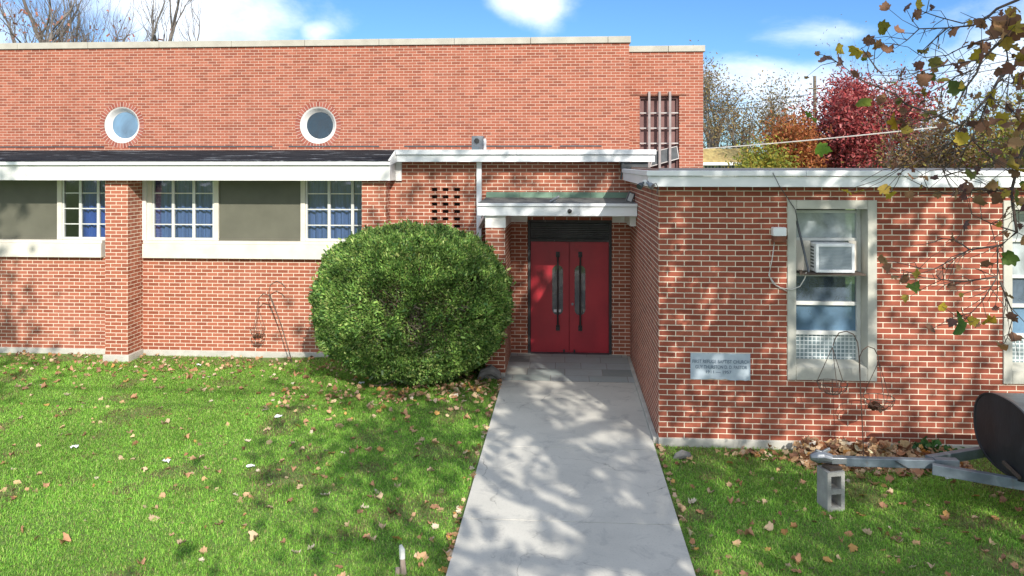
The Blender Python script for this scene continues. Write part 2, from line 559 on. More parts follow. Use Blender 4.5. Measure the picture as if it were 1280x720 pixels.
def soil_mat():
    m, n, l, b = new_mat('turf_soil')
    t = n.new('ShaderNodeTexCoord')
    f1 = noise(n, l, t.outputs['Object'], 0.8, 7, 0.6)
    f2 = noise(n, l, t.outputs['Object'], 24, 6, 0.7)
    c = mixc(n, l, maprange(n, l, f2, 0.35, 0.7), (0.10, 0.19, 0.032), (0.15, 0.19, 0.05))
    c = mixc(n, l, maprange(n, l, f1, 0.55, 0.75, 0, 0.7), c, (0.17, 0.135, 0.075))
    l.new(c, b.inputs['Base Color'])
    b.inputs['Roughness'].default_value = 0.95
    bump(n, l, b, f2, 0.8, 0.02)
    return m


M['soil'] = soil_mat()


# ------------------------------------------------------------------ mesh helpers
class MB:
    """Collects faces; build() links them as ONE mesh object with a UV map laid out in metres."""

    def __init__(self):
        self.v, self.f, self.uv = [], [], {}

    def face(self, pts, uv=None):
        i0 = len(self.v)
        self.v += [tuple(p) for p in pts]
        self.f.append(tuple(range(i0, i0 + len(pts))))
        if uv:
            self.uv[len(self.f) - 1] = uv

    def box(self, x0, x1, y0, y1, z0, z1, rz=0.0, piv=None, rx=0.0, ry=0.0):
        p = [(x0, y0, z0), (x1, y0, z0), (x1, y1, z0), (x0, y1, z0), (x0, y0, z1), (x1, y0, z1), (x1, y1, z1), (x0, y1, z1)]
        if rz or rx or ry:
            c = Vector(piv) if piv else Vector(((x0 + x1) / 2, (y0 + y1) / 2, (z0 + z1) / 2))
            mt = Matrix.Rotation(rz, 3, 'Z') @ Matrix.Rotation(ry, 3, 'Y') @ Matrix.Rotation(rx, 3, 'X')
            p = [tuple(c + mt @ (Vector(q) - c)) for q in p]
        i = len(self.v)
        self.v += p
        for q in ((0, 3, 2, 1), (4, 5, 6, 7), (0, 1, 5, 4), (1, 2, 6, 5), (2, 3, 7, 6), (3, 0, 4, 7)):
            self.f.append(tuple(i + k for k in q))
        return self

    def beam(self, a, b, w, h, up=(0, 0, 1)):
        a, b = Vector(a), Vector(b)
        d = (b - a).normalized()
        s = d.cross(Vector(up)).normalized()
        u = s.cross(d)
        pts = []
        for c in (a, b):
            for sx, sz in ((-1, -1), (1, -1), (1, 1), (-1, 1)):
                pts.append(tuple(c + s * (w / 2 * sx) + u * (h / 2 * sz)))
        i = len(self.v)
        self.v += pts
        for q in ((0, 1, 2, 3), (7, 6, 5, 4), (0, 4, 5, 1), (1, 5, 6, 2), (2, 6, 7, 3), (3, 7, 4, 0)):
            self.f.append(tuple(i + k for k in q))
        return self

    def tube(self, pts, rad, n=8, cap=True):
        pts = [Vector(p) for p in pts]
        if isinstance(rad, (int, float)):
            rad = [rad] * len(pts)
        ref = Vector((0.31, 0.17, 0.93)).normalized()
        base = len(self.v)
        for k, p in enumerate(pts):
            d = (pts[min(k + 1, len(pts) - 1)] - pts[max(k - 1, 0)])
            d = d.normalized() if d.length > 1e-9 else Vector((0, 0, 1))
            s = d.cross(ref)
            if s.length < 0.1:
                s = d.cross(Vector((1, 0, 0)))
            s.normalize()
            u = d.cross(s)
            for j in range(n):
                a = 2 * math.pi * j / n
                self.v.append(tuple(p + (s * math.cos(a) + u * math.sin(a)) * rad[k]))
        for k in range(len(pts) - 1):
            for j in range(n):
                a, b = base + k * n + j, base + k * n + (j + 1) % n
                self.f.append((a, b, b + n, a + n))
        if cap:
            self.f.append(tuple(base + j for j in range(n))[::-1])
            self.f.append(tuple(base + (len(pts) - 1) * n + j for j in range(n)))
        return self

    def prism(self, poly, y0, y1):
        """poly: (x, z) outline; extruded along Y."""
        n = len(poly)
        i = len(self.v)
        self.v += [(x, y0, z) for x, z in poly] + [(x, y1, z) for x, z in poly]
        self.f.append(tuple(i + k for k in range(n)))
        self.f.append(tuple(i + n + k for k in reversed(range(n))))
        for k in range(n):
            k2 = (k + 1) % n
            self.f.append((i + k2, i + k, i + n + k, i + n + k2))
        return self

    def sheet(self, x0, x1, z0, z1, Y, holes=()):
        """Wall face at Y looking towards -Y with rectangular openings and their reveals."""
        xs = sorted({x0, x1, *[h[0] for h in holes], *[h[1] for h in holes]})
        zs = sorted({z0, z1, *[h[2] for h in holes], *[h[3] for h in holes]})
        xs = [x for x in xs if x0 <= x <= x1]
        zs = [z for z in zs if z0 <= z <= z1]
        for a, b in zip(xs, xs[1:]):
            for c, d in zip(zs, zs[1:]):
                mx, mz = (a + b) / 2, (c + d) / 2
                if any(h[0] < mx < h[1] and h[2] < mz < h[3] for h in holes):
                    continue
                self.face([(a, Y, c), (b, Y, c), (b, Y, d), (a, Y, d)])
        for h in holes:
            a, b, c, d, dep = h
            self.face([(a, Y, d), (b, Y, d), (b, Y + dep, d), (a, Y + dep, d)])
            self.face([(a, Y, c), (a, Y + dep, c), (b, Y + dep, c), (b, Y, c)])
            self.face([(a, Y, c), (a, Y, d), (a, Y + dep, d), (a, Y + dep, c)])
            self.face([(b, Y, c), (b, Y + dep, c), (b, Y + dep, d), (b, Y, d)])
        return self

    def build(self, name, mat, parent=None, uo=0.0, vo=0.0, bevel=0.0, smooth_shade=False):
        me = bpy.data.meshes.new(name)
        me.from_pydata(self.v, [], self.f)
        me.update()
        uvl = me.uv_layers.new(name='UVMap')
        for p in me.polygons:
            given = self.uv.get(p.index)
            nx, ny, nzz = (abs(c) for c in p.normal)
            for k, li in enumerate(p.loop_indices):
                if given:
                    uvl.data[li].uv = given[k]
                    continue
                x, y, z = me.vertices[me.loops[li].vertex_index].co
                if nzz >= nx and nzz >= ny:
                    uvl.data[li].uv = (x - uo, y)
                elif ny >= nx:
                    uvl.data[li].uv = (x - uo, z - vo)
                else:
                    uvl.data[li].uv = (y - 9.65, z - vo)
            if smooth_shade:
                p.use_smooth = True
        me.materials.append(M[mat] if isinstance(mat, str) else mat)
        o = bpy.data.objects.new(name, me)
        COL.objects.link(o)
        if parent:
            o.parent = parent
            o.matrix_parent_inverse = world_of(parent).inverted()
        if bevel:
            b = o.modifiers.new('bevel', 'BEVEL')
            b.width = bevel
            b.segments = 2
            b.limit_method = 'ANGLE'
        return o


def world_of(o):
    m = o.matrix_basis.copy()
    if o.parent:
        m = world_of(o.parent) @ o.matrix_parent_inverse @ m
    return m


def tag(o, label, cat, group=None):
    o['label'] = label
    o['category'] = cat
    if group:
        o['group'] = group
    return o


def structure(o):
    o['kind'] = 'structure'
    return o


def thing(name, label, cat, loc=(0, 0, 0), group=None):
    o = bpy.data.objects.new(name, None)
    o.empty_display_size = 0.2
    o.location = loc
    COL.objects.link(o)
    return tag(o, label, cat, group)


def np_mesh(name, verts, faces, mat, parent=None, tone=None, smooth_shade=False, link=True):
    """verts (N,3); faces: list of (M,k) index arrays; tone: (N,3) own colour per vertex."""
    verts = np.ascontiguousarray(verts, np.float32)
    me = bpy.data.meshes.new(name)
    nl = sum(f.size for f in faces)
    nf = sum(len(f) for f in faces)
    me.vertices.add(len(verts))
    me.vertices.foreach_set('co', verts.ravel())
    me.loops.add(nl)
    me.loops.foreach_set('vertex_index', np.concatenate([f.ravel() for f in faces]).astype(np.int32))
    me.polygons.add(nf)
    tot = np.concatenate([np.full(len(f), f.shape[1], np.int32) for f in faces])
    st = np.concatenate([[0], np.cumsum(tot)[:-1]]).astype(np.int32)
    me.polygons.foreach_set('loop_start', st)
    me.polygons.foreach_set('loop_total', tot)
    if smooth_shade:
        me.polygons.foreach_set('use_smooth', np.ones(nf, bool))
    me.update(calc_edges=True)
    if tone is not None:
        a = me.color_attributes.new('tone', 'FLOAT_COLOR', 'POINT')
        a.data.foreach_set('color', np.concatenate([tone, np.ones((len(tone), 1))], 1).astype(np.float32).ravel())
    me.materials.append(M[mat])
    if not link:
        return me
    o = bpy.data.objects.new(name, me)
    COL.objects.link(o)
    if parent:
        o.parent = parent
        o.matrix_parent_inverse = world_of(parent).inverted()
    return o


def rand_frames(n, up_bias=0.0, r=rng):
    """n random orthonormal frames; up_bias tilts the normals towards +Z."""
    nv = r.normal(size=(n, 3))
    nv[:, 2] = nv[:, 2] + up_bias
    nv /= np.linalg.norm(nv, axis=1, keepdims=True)
    a = r.normal(size=(n, 3))
    a -= nv * (a * nv).sum(1, keepdims=True)
    a /= np.linalg.norm(a, axis=1, keepdims=True)
    b = np.cross(nv, a)
    return a, b, nv


MAPLE = np.array([(0, 0), (0.14, -0.04), (0.30, 0.02), (0.46, 0.10), (0.40, 0.24), (0.52, 0.40), (0.50, 0.54), (0.32, 0.54), (0.28, 0.70), (0.14, 0.78), (0.02, 0.98),
                  (-0.12, 0.80), (-0.27, 0.72), (-0.30, 0.56), (-0.50, 0.55), (-0.50, 0.40), (-0.38, 0.26), (-0.46, 0.10), (-0.28, 0.0), (-0.12, -0.03)], float)
OVAL = np.array([(0, 0), (0.3, 0.35), (0.22, 0.75), (0, 1.0), (-0.22, 0.75), (-0.3, 0.35)], float)
QUAD = np.array([(-0.25, 0.0), (0.25, 0.0), (0.18, 1.0), (-0.18, 1.0)], float)


def scatter_leaves(pos, size, outline, cols, up_bias=0.0, curl=0.3, r=rng, frames=None):
    """Returns verts, faces, tones of one flat-ish leaf per position (outline fan, with a fold and a curl)."""
    n, k = len(pos), len(outline)
    a, b, nv = frames if frames is not None else rand_frames(n, up_bias, r)
    size = np.broadcast_to(np.asarray(size, float), (n,))
    if outline is QUAD:
        ox, oy = outline[:, 0], outline[:, 1] - 0.5
        z = np.zeros(k)
        loc = pos[:, None, :] + size[:, None, None] * (a[:, None, :] * ox[None, :, None] + b[:, None, :] * oy[None, :, None])
        verts = loc.reshape(-1, 3)
        faces = [np.arange(n * k).reshape(n, k)]
        tones = np.repeat(cols, k, axis=0)
        return verts, faces, tones
    pts = np.concatenate([outline, [(0, 0.45)]])
    ox, oy = pts[:, 0], pts[:, 1] - 0.45
    cu = curl * r.uniform(-0.4, 1.6, size=(n, 1))
    cz = np.abs(ox)[None, :] * cu * 0.9 + (oy ** 2)[None, :] * cu * r.uniform(-1.0, 1.6, size=(n, 1))
    cz += r.normal(size=(n, k + 1)) * 0.055
    loc = pos[:, None, :] + size[:, None, None] * (a[:, None, :] * ox[None, :, None] + b[:, None, :] * oy[None, :, None] + nv[:, None, :] * cz[:, :, None])
    verts = loc.reshape(-1, 3)
    i = np.arange(n)[:, None, None] * (k + 1)
    tri = np.stack([np.arange(k), (np.arange(k) + 1) % k, np.full(k, k)], 1)[None]
    faces = [(i + tri).reshape(-1, 3)]
    tones = np.repeat(cols, k + 1, axis=0)
    return verts, faces, tones


def pick_tones(n, palette, jitter=0.2, r=rng):
    """palette: list of (weight, colour)."""
    w = np.array([p[0] for p in palette], float)
    idx = r.choice(len(palette), n, p=w / w.sum())
    c = np.array([p[1] for p in palette], float)[idx]
    return np.clip(c * r.uniform(1 - jitter, 1 + jitter, (n, 1)) * r.uniform(0.93, 1.07, (n, 3)), 0, 1)


# ------------------------------------------------------------------ ground, walkway
YW, YV, YP, YE, YU, YB, YR = 14.0, 13.85, 13.5, 13.36, 18.0, 18.5, 9.65
XC = 1.166           # the corner of the side wing beside the walkway
XL = -1.0            # left edge of the walkway


def make_ground():
    xs = np.concatenate([[-600, -250, -100, -50, -30, -20], np.arange(-16, 12.01, 0.35), [16, 22, 30, 50, 100, 250, 600]])
    ys = np.concatenate([[-300, -100, -40, -15], np.arange(-6, 16.01, 0.35), [20, 30, 50, 80, 130, 250, 600, 1200]])
    X, Y = np.meshgrid(xs, ys)
    Z = ground_z(X, Y)
    far = (np.abs(X) > 16.1) | (Y > 16.2)
    Z = np.where(far, -0.15, Z)
    v = np.stack([X, Y, Z], -1).reshape(-1, 3)
    nx, ny = len(xs), len(ys)
    i = (np.arange(ny - 1)[:, None] * nx + np.arange(nx - 1)[None]).ravel()
    o = np_mesh('ground', v, [np.stack([i, i + 1, i + nx + 1, i + nx], 1)], 'soil', smooth_shade=True)
    structure(o)


make_ground()
w = MB()
edges = [3.4, 5.55, 7.47, 9.42, 12.3]
for a, b in zip(edges, edges[1:]):
    w.box(XL, XC - 0.065, a + 0.005, b - 0.005, -0.14, 0.0)
structure(w.build('walkway', 'walk', bevel=0.002))
k = MB()
k.box(XC - 0.061, XC - 0.004, 9.72, 13.84, -0.12, 0.045)
structure(k.build('kerb', 'concrete', bevel=0.008))
ld = MB()
ld.face([(XL, 12.304, 0.003), (XC - 0.063, 12.304, 0.003), (XC - 0.063, 13.98, 0.06), (XL, 13.98, 0.06)])
ld.face([(XL, 12.304, -0.15), (XC - 0.063, 12.304, -0.15), (XC - 0.063, 12.304, 0.003), (XL, 12.304, 0.003)])
ld.face([(XL, 13.98, -0.15), (XL, 12.304, -0.15), (XL, 12.304, 0.003), (XL, 13.98, 0.06)])
structure(ld.build('landing', 'slate'))

# ------------------------------------------------------------------ the church
church = thing('church_building', 'red brick church building with flat roofs, round windows and a red double door', 'church', (-3, 14, 0))
XLEFT = -17.0
GB = -0.35           # walls reach below the turf


def circle_hole_sheet(mb, cx, cz, r, half, Y, n=64, dep=0.16):
    """Square patch of wall round a circular opening."""
    def sq(a):
        c, s = math.cos(a), math.sin(a)
        m = max(abs(c), abs(s))
        return cx + half * c / m, cz + half * s / m
    for j in range(n):
        a0, a1 = 2 * math.pi * j / n, 2 * math.pi * (j + 1) / n
        p0, p1 = sq(a0), sq(a1)
        q0 = (cx + r * math.cos(a0), cz + r * math.sin(a0))
        q1 = (cx + r * math.cos(a1), cz + r * math.sin(a1))
        mb.face([(p0[0], Y, p0[1]), (q0[0], Y, q0[1]), (q1[0], Y, q1[1]), (p1[0], Y, p1[1])])


# --- tall hall behind
rw = []
for px, py in ((152.3, 156.3), (397.5, 156.5)):
    p = at_Y(px, py, YU)
    rw.append((p.x, p.z))
HALF = 0.8
uw = MB()
xU1 = GX(786.5, YU)
zU1 = GZ(700, 54.5, YU)
z_low = 3.3
uw.sheet(XLEFT, xU1, z_low, zU1, YU, [(x - HALF, x + HALF, z - HALF, z + HALF, 0.0) for x, z in rw])
uw.f = [f for f in uw.f if len({uw.v[i] for i in f}) == 4 and len({uw.v[i][1] for i in f}) == 1]
uw.f = [f for f in uw.f if (lambda q: abs((q[1] - q[0]).cross(q[2] - q[0]).length) > 1e-6)([Vector(uw.v[i]) for i in f])]
RO = 0.445
for x, z in rw:
    circle_hole_sheet(uw, x, z, RO, HALF, YU)
uw.face([(xU1, YU, z_low), (xU1, YU + 9, z_low), (xU1, YU + 9, zU1), (xU1, YU, zU1)])
uw.build('upper_wall', 'brick_up', church, uo=xU1, vo=zU1)
cp = MB()
zc = GZ(700, 46.3, YU)
# coping stones, each with a hair joint
xx = XLEFT
while xx < xU1 - 0.1:
    x2 = min(xx + 1.8, xU1 + 0.04)
    if xU1 - x2 < 0.4:
        x2 = xU1 + 0.04
    cp.box(xx + 0.004, x2 - 0.004, YU - 0.045, YU + 0.36, zU1 + 0.002, zc)
    xx = x2
cp.build('coping', 'limestone', church, bevel=0.006)
hr = MB()
hr.box(XLEFT, xU1 - 0.01, YU + 0.3, YU + 9, zU1 - 0.15, zU1 - 0.05)
hr.build('hall_roof', 'roof_felt', church)
fl = MB()
for a, b in ((XLEFT, -11.2), (-10.6, -7.0), (-6.6, -4.4), (-3.8, GX(690, YU)), (GX(700, YU), GX(752, YU))):
    fl.box(a, b, YU - 0.012, YU - 0.002, GZ(500, 183.6, YU), GZ(500, 182.0, YU))
fl.build('roof_flashing', 'steel_dark', church)

for idx, (x, z) in enumerate(rw):
    wroot = MB()
    n = 72
    # brick ring of headers, set 3 mm proud
    for j in range(n):
        a0, a1 = 2 * math.pi * j / n, 2 * math.pi * (j + 1) / n
        r0, r1 = RO, RO + 0.115
        P = [(x + r * math.cos(a), YU - 0.004, z + r * math.sin(a)) for r, a in ((r0, a0), (r1, a0), (r1, a1), (r0, a1))]
        um = 42 * 0.072 / (2 * math.pi)
        wroot.face(P[::-1], [(a1 * um, 0.05), (a1 * um, 0.165), (a0 * um, 0.165), (a0 * um, 0.05)])
    win = wroot.build('round_window', 'brick_ring', church)
    fr = MB()
    prof = [(RO + 0.002, YU + 0.012), (RO - 0.012, YU + 0.004), (0.405, YU + 0.03), (0.335, YU + 0.135), (0.325, YU + 0.145), (0.325, YU + 0.2)]
    for (ra, ya), (rb, yb) in zip(prof, prof[1:]):
        for j in range(n):
            a0, a1 = 2 * math.pi * j / n, 2 * math.pi * (j + 1) / n
            fr.face([(x + r * math.cos(a), y, z + r * math.sin(a)) for r, y, a in ((ra, ya, a0), (ra, ya, a1), (rb, yb, a1), (rb, yb, a0))])
    fr.build('frame', 'white_flake', win, smooth_shade=False)
    pn = MB()
    pn.face([(x + 0.33 * math.cos(2 * math.pi * j / n), YU + 0.15, z + 0.33 * math.sin(2 * math.pi * j / n)) for j in range(n)])
    pn.build('pane', 'pane_milk' if idx == 0 else 'pane_deep', win)
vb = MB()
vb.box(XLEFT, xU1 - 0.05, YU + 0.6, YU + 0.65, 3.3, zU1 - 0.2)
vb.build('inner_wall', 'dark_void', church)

# --- stair block set back at the right of the hall
xB1 = GX(879, YB)
zB1 = GZ(830, 65.0, YB)
bx0, bx1 = GX(799.5, YB), GX(849, YB)
bz1 = GZ(825, 120, YB)
sb = MB()
sb.sheet(xU1 - 0.3, xB1, 3.0, zB1, YB, [(bx0, bx1, 3.05, bz1, 0.2)])
sb.face([(xB1, YB, 3.0), (xB1, YB + 8, 3.0), (xB1, YB + 8, zB1), (xB1, YB, zB1)])
sb.build('stair_wall', 'brick_up', church, uo=xB1, vo=zB1)
sc_ = MB()
zBt = GZ(830, 57.3, YB)
sc_.box(xU1 - 0.2, GX(835, YB), YB - 0.04, YB + 0.34, zB1 + 0.002, zBt)
sc_.box(GX(835, YB) + 0.008, xB1 + 0.04, YB - 0.04, YB + 0.34, zB1 + 0.002, zBt)
sc_.box(xB1 - 0.3, xB1 + 0.04, YB + 0.345, YB + 8, zB1 + 0.002, zBt)
sc_.build('coping', 'limestone', church, bevel=0.006)
sr = MB()
sr.box(xU1 - 0.3, xB1 - 0.02, YB + 0.3, YB + 8, zB1 - 0.12, zB1 - 0.03)
sr.build('stair_roof', 'roof_felt', church)
bl = MB()
bl.box(bx0, bx1, YB + 0.15, YB + 0.19, 3.05, bz1)
bwin = bl.build('barred_window', 'blind', church)
fb = MB()
fb.box(bx0, bx0 + 0.03, YB + 0.08, YB + 0.149, 3.05, bz1 - 0.06)
fb.box(bx1 - 0.05, bx1, YB + 0.08, YB + 0.149, 3.05, bz1 - 0.06)
fb.box(bx0, bx1, YB + 0.08, YB + 0.149, bz1 - 0.058, bz1)
fb.build('frame', 'blind', bwin)
hb = MB()
for py in (141, 160, 179, 198):
    zz = GZ(825, py, YB)
    hb.box(bx0 + 0.01, bx1 - 0.01, YB + 0.045, YB + 0.075, zz - 0.013, zz + 0.013)
hb.build('crossbar', 'bar_white', bwin)
for px in (811.3, 824.3, 837.2):
    v = MB()
    xx = GX(px, YB)
    v.box(xx - 0.028, xx + 0.028, YB - 0.06, YB + 0.0, 3.1, bz1 + 0.1)
    v.build('bar', 'bar_grey', bwin, bevel=0.004)
ln = MB()
ln.box(bx0 - 0.22, bx1 + 0.16, YB - 0.012, YB - 0.003, bz1 + 0.01, bz1 + 0.045)
ln.build('lintel', 'rust', bwin)
scn = MB()
ps = [at_Y(819, 189, YB + 0.01), at_Y(846, 183, YB + 0.02), at_Y(848.5, 198, YB + 0.02), at_Y(813, 208, YB + 0.01)]
for a, b in zip(ps, ps[1:] + ps[:1]):
    scn.beam(a, b, 0.02, 0.02, up=(0, 1, 0))
scn.build('loose_screen', 'bar_white', bwin)
scp = MB()
scp.face([p + Vector((0, 0.004, 0)) for p in ps])
scp.build('screen_mesh', 'steel_dark', bwin)

# --- low front wing at the left: brick wall, piers, window bays under the eave
zPl = GZ(100, 435.5, YW)             # top of the concrete plinth
zS0, zS1 = GZ(250, 322.5, YW), GZ(250, 301.5, YW)
xV0 = GX(487.5, YV)
lw = MB()
lw.sheet(XLEFT, xV0 + 0.02, zPl, zS0, YW)
lw.build('window_wall', 'brick_low', church, uo=GX(178.6, YW), vo=zPl)
pl = MB()
pl.box(XLEFT, xV0 + 0.4, YW - 0.025, YW + 0.2, GB, zPl - 0.001)
pl.build('plinth', 'concrete', church, bevel=0.006)
iw = MB()
iw.box(XLEFT, xV0, YW + 2.2, YW + 2.3, 0.0, 3.5)
iw.box(XLEFT, xV0, YW + 0.3, YW + 2.2, 0.9, 0.95)
iw.build('room_wall', 'room', church)

piers = [(131.5, 159.7), (452.3, 482.3), (-190, -160)]
for a, b in piers:
    x0, x1 = GX(a, YP), GX(b, YP)
    zt = GZ((a + b) / 2, 443.5, YP)
    q = MB()
    q.face([(x0, YP, zt), (x1, YP, zt), (x1, YP, 3.22), (x0, YP, 3.22)])
    yb = YW if a < 400 else YV
    q.face([(x1, YP, zt), (x1, YW + 0.1, zt), (x1, YW + 0.1, 3.22), (x1, YP, 3.22)])
    q.face([(x0, YW + 0.1, zt), (x0, YP, zt), (x0, YP, 3.22), (x0, YW + 0.1, 3.22)])
    pr = q.build('pier', 'brick_low', church, uo=x0, vo=zt)
    q = MB()
    q.box(x0 - 0.03, x1 + 0.03, YP - 0.03, YW - 0.03, GB, zt - 0.001)
    q.build('pier_footing', 'concrete', pr, bevel=0.008)

SG = 14.06           # window sash plane


def sash(px0, px1, cols, rows, curtain, cmat):
    x0, x1 = GX(px0, SG), GX(px1, SG)
    z0, z1 = zS1 + 0.012, 3.215
    m = MB()
    fw = 0.035
    m.box(x0, x0 + fw, SG, SG + 0.05, z0, z1)
    m.box(x1 - fw, x1, SG, SG + 0.05, z0, z1)
    m.box(x0 + fw, x1 - fw, SG, SG + 0.05, z0, z0 + 0.045)
    m.box(x0 + fw, x1 - fw, SG, SG + 0.05, z1 - 0.04, z1)
    cw = (x1 - x0) / cols
    for c in range(1, cols):
        m.box(x0 + c * cw - 0.026, x0 + c * cw + 0.026, SG + 0.002, SG + 0.046, z0 + 0.045, z1 - 0.04)
    rh = (z1 - z0) / rows
    for c in range(cols):
        ca = x0 + c * cw + (0.035 if c == 0 else 0.026)
        cb = x0 + (c + 1) * cw - (0.035 if c == cols - 1 else 0.026)
        for r in range(1, rows):
            m.box(ca, cb, SG + 0.008, SG + 0.04, z0 + r * rh - 0.010, z0 + r * rh + 0.010)
    o = m.build('window', 'trim_grey', church)
    g = MB()
    g.face([(x0 + 0.01, SG + 0.025, z0 + 0.01), (x1 - 0.01, SG + 0.025, z0 + 0.01), (x1 - 0.01, SG + 0.025, z1 - 0.01), (x0 + 0.01, SG + 0.025, z1 - 0.01)])
    g.build('pane', 'pane_clear', o)
    if curtain:
        for ca, cb in curtain:
            cm = MB()
            a, b = x0 + (x1 - x0) * ca, x0 + (x1 - x0) * cb
            nn = 40
            off = [SG + 0.11 + 0.03 * math.sin(i * 1.7 + a) + 0.02 * math.sin(i * 0.6) for i in range(nn + 1)]
            for i in range(nn):
                xa, xb = a + (b - a) * i / nn, a + (b - a) * (i + 1) / nn
                cm.face([(xa, off[i], z0 - 0.3), (xb, off[i + 1], z0 - 0.3), (xb, off[i + 1], z1 + 0.05), (xa, off[i], z1 + 0.05)])
            cm.build('curtain', cmat, o, smooth_shade=True)
    return o


sash(78, 145, 3, 4, [(0.28, 0.36), (0.37, 1.0)], 'curtain')
sash(190.5, 268, 3, 4, [(0.0, 1.0)], 'curtain_grey')
sash(382, 470, 3, 4, [(0.0, 1.0)], 'curtain_grey')
sash(-160, -80, 3, 4, [(0.0, 1.0)], 'curtain')
for a, b in ((72, 78), (183, 190.5), (268, 273.8), (376, 382), (-80, -74)):
    m = MB()
    m.box(GX(a, SG), GX(b, SG) - 0.002, SG - 0.02, SG + 0.06, zS1 + 0.01, 3.217)
    m.build('mullion', 'sillstone', church, bevel=0.004)
for a, b in ((-74, 72), (273.8, 376)):
    m = MB()
    x0, x1 = GX(a, SG), GX(b, SG)
    m.box(x0, x1, SG + 0.015, SG + 0.045, zS1 + 0.012, 3.217)
    m.box(x0, x1, SG - 0.005, SG + 0.0149, zS1 + 0.012, zS1 + 0.05)
    m.build('infill_panel', 'panel', church)
for a, b in ((XLEFT, GX(131.5, YW) - 0.02), (GX(177.4, YW - 0.1), GX(466, YW))):
    m = MB()
    m.box(a, b, YW - 0.10, YW + 0.18, zS0 + 0.002, zS1 - 0.05)
    m.box(a, b, YW - 0.07, YW + 0.18, zS1 - 0.048, zS1 + 0.009)
    m.build('sill', 'sillstone', church, bevel=0.008)
m = MB()
m.box(GX(177.4, YW), GX(182.8, YW), YW - 0.02, YW + 0.1, zS1 + 0.01, 3.217)
m.build('jamb', 'white_paint', church)

# eave of the low wing
xE = GX(487.5, YE)
zE0 = GZ(250, 225.6, YE)
zE1 = GZ(250, 207.2, YE)
zE2 = GZ(250, 201.3, YE - 0.05)
ev = MB()
ev.box(XLEFT, xE, YE, YE + 0.04, zE0, zE1 + 0.01)
ev.box(xE - 0.04, xE, YE + 0.041, YV + 0.1, zE0, zE1 + 0.05)
ev.build('fascia', 'white_paint', church, bevel=0.004)
gt = MB()
xx = XLEFT
for x2 in (GX(100, YE), GX(291, YE), xE + 0.01):
    gt.box(xx, x2 - 0.006, YE - 0.05, YE - 0.001, zE1 + 0.012 + rng.uniform(-.004, .004), zE2)
    xx = x2
gt.build('drip_edge', 'white_metal', church, bevel=0.004)
sf = MB()
sf.box(XLEFT, xE - 0.042, YE + 0.042, YW + 0.3, zE0 + 0.03, zE0 + 0.05)
sf.build('soffit', 'white_paint', church)
lr = MB()
zR1 = GZ(300, 187.6, YU)
lr.face([(XLEFT, YE - 0.055, zE2 + 0.004), (xE + 0.01, YE - 0.055, zE2 + 0.004), (xE + 0.01, YU, zR1), (XLEFT, YU, zR1)])
lr.face([(XLEFT, YE - 0.055, zE2 - 0.01), (xE + 0.01, YE - 0.055, zE2 - 0.01), (xE + 0.01, YE - 0.055, zE2 + 0.004), (XLEFT, YE - 0.055, zE2 + 0.004)])
lr.build('shingle_roof', 'shingle', church)

# --- entrance bay
zV0 = -0.1
dx0, dx1 = GX(659.5, YV), GX(765, YV)
dz1 = GZ(712, 275.0, YV)
holes = [(dx0, dx1, zV0, dz1, 0.16)]
vent_cols = [(539.3, 546.6), (552.8, 560.6), (567.2, 575.0)]
z_first = GZ(556, 234.8, YV)
for a, b in vent_cols:
    for r_ in range(8):
        zt = z_first - r_ * 0.1334
        holes.append((GX(a, YV), GX(b, YV), zt - 0.062, zt, 0.12))
ew = MB()
ew.sheet(xV0, XC, zV0, 3.52, YV, holes)
ew.build('entrance_wall', 'brick_low', church, uo=xV0, vo=0.06)
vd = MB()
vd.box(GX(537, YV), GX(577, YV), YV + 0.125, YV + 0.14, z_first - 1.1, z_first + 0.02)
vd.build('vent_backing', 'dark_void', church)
pe = MB()
pe.box(xV0 + 0.4, GX(606, YV), YV - 0.02, YV + 0.1, GB, zPl - 0.02)
pe.build('plinth', 'concrete', church)

zF0, zFm, zF1 = GZ(650, 202.3, 13.55), GZ(650, 193.6, 13.55), GZ(650, 187.2, 13.55)
xF0, xF1 = GX(495.5, 13.55), GX(820, 13.55)
vf = MB()
vf.box(xF0, xF1 - 0.02, 13.55, 13.59, zF0, zFm)
vf.box(xF0 - 0.01, xF1 - 0.07, 13.591, 13.9, zF0 + 0.01, zF0 + 0.03)
vf.box(xF1 - 0.06, xF1 - 0.021, 13.591, 17.99, zF0, zFm)
vf.build('fascia', 'white_metal', church, bevel=0.004)
vt = MB()
for a, b in ((xF0, GX(645, 13.5)), (GX(645, 13.5) + 0.006, xF1)):
    vt.box(a, b, 13.51, 13.57, zFm + 0.006, zF1)
vt.build('drip_edge', 'white_metal', church, bevel=0.004)
vr = MB()
vr.box(xF0, xF1 - 0.015, 13.572, 17.99, zFm + 0.02, zF1 - 0.01)
vr.build('entrance_roof', 'roof_felt', church)
rk = MB()
a, b = at_Y(487.5, 202, YE - 0.03), at_Y(495.3, 187.4, 13.57)
rk.face([(xE, YE - 0.03, zE1), (xE, YE - 0.03, zE2), (xF0 + 0.0, 13.57, zF1 - 0.003), (xF0 + 0.0, 13.57, zF0)])
rk.face([(xE - 0.03, YE - 0.03, zE2 + 0.005), (xE, YE - 0.03, zE2), (xF0, 13.57, zF1 - 0.003), (xF0 - 0.03, 13.57, zF1)])
rk.face([(xE + 0.003, YE, zE0), (xE + 0.003, YE, zE1 + 0.02), (xE + 0.003, YV, zF0), (xE + 0.003, YV, zE0)])
rk.box(xE + 0.005, xE + 0.11, YV - 0.05, YV - 0.004, zE0 - 0.01, zF0)
rk.build('rake_board', 'white_paint', church)
fx = MB()
fx.box(0.99, 1.46, 13.62, 13.84, 3.385, zF0 - 0.006)
fx.box(0.99, 1.02, 13.60, 13.63, 3.2, zF0 - 0.006, ry=0.12)
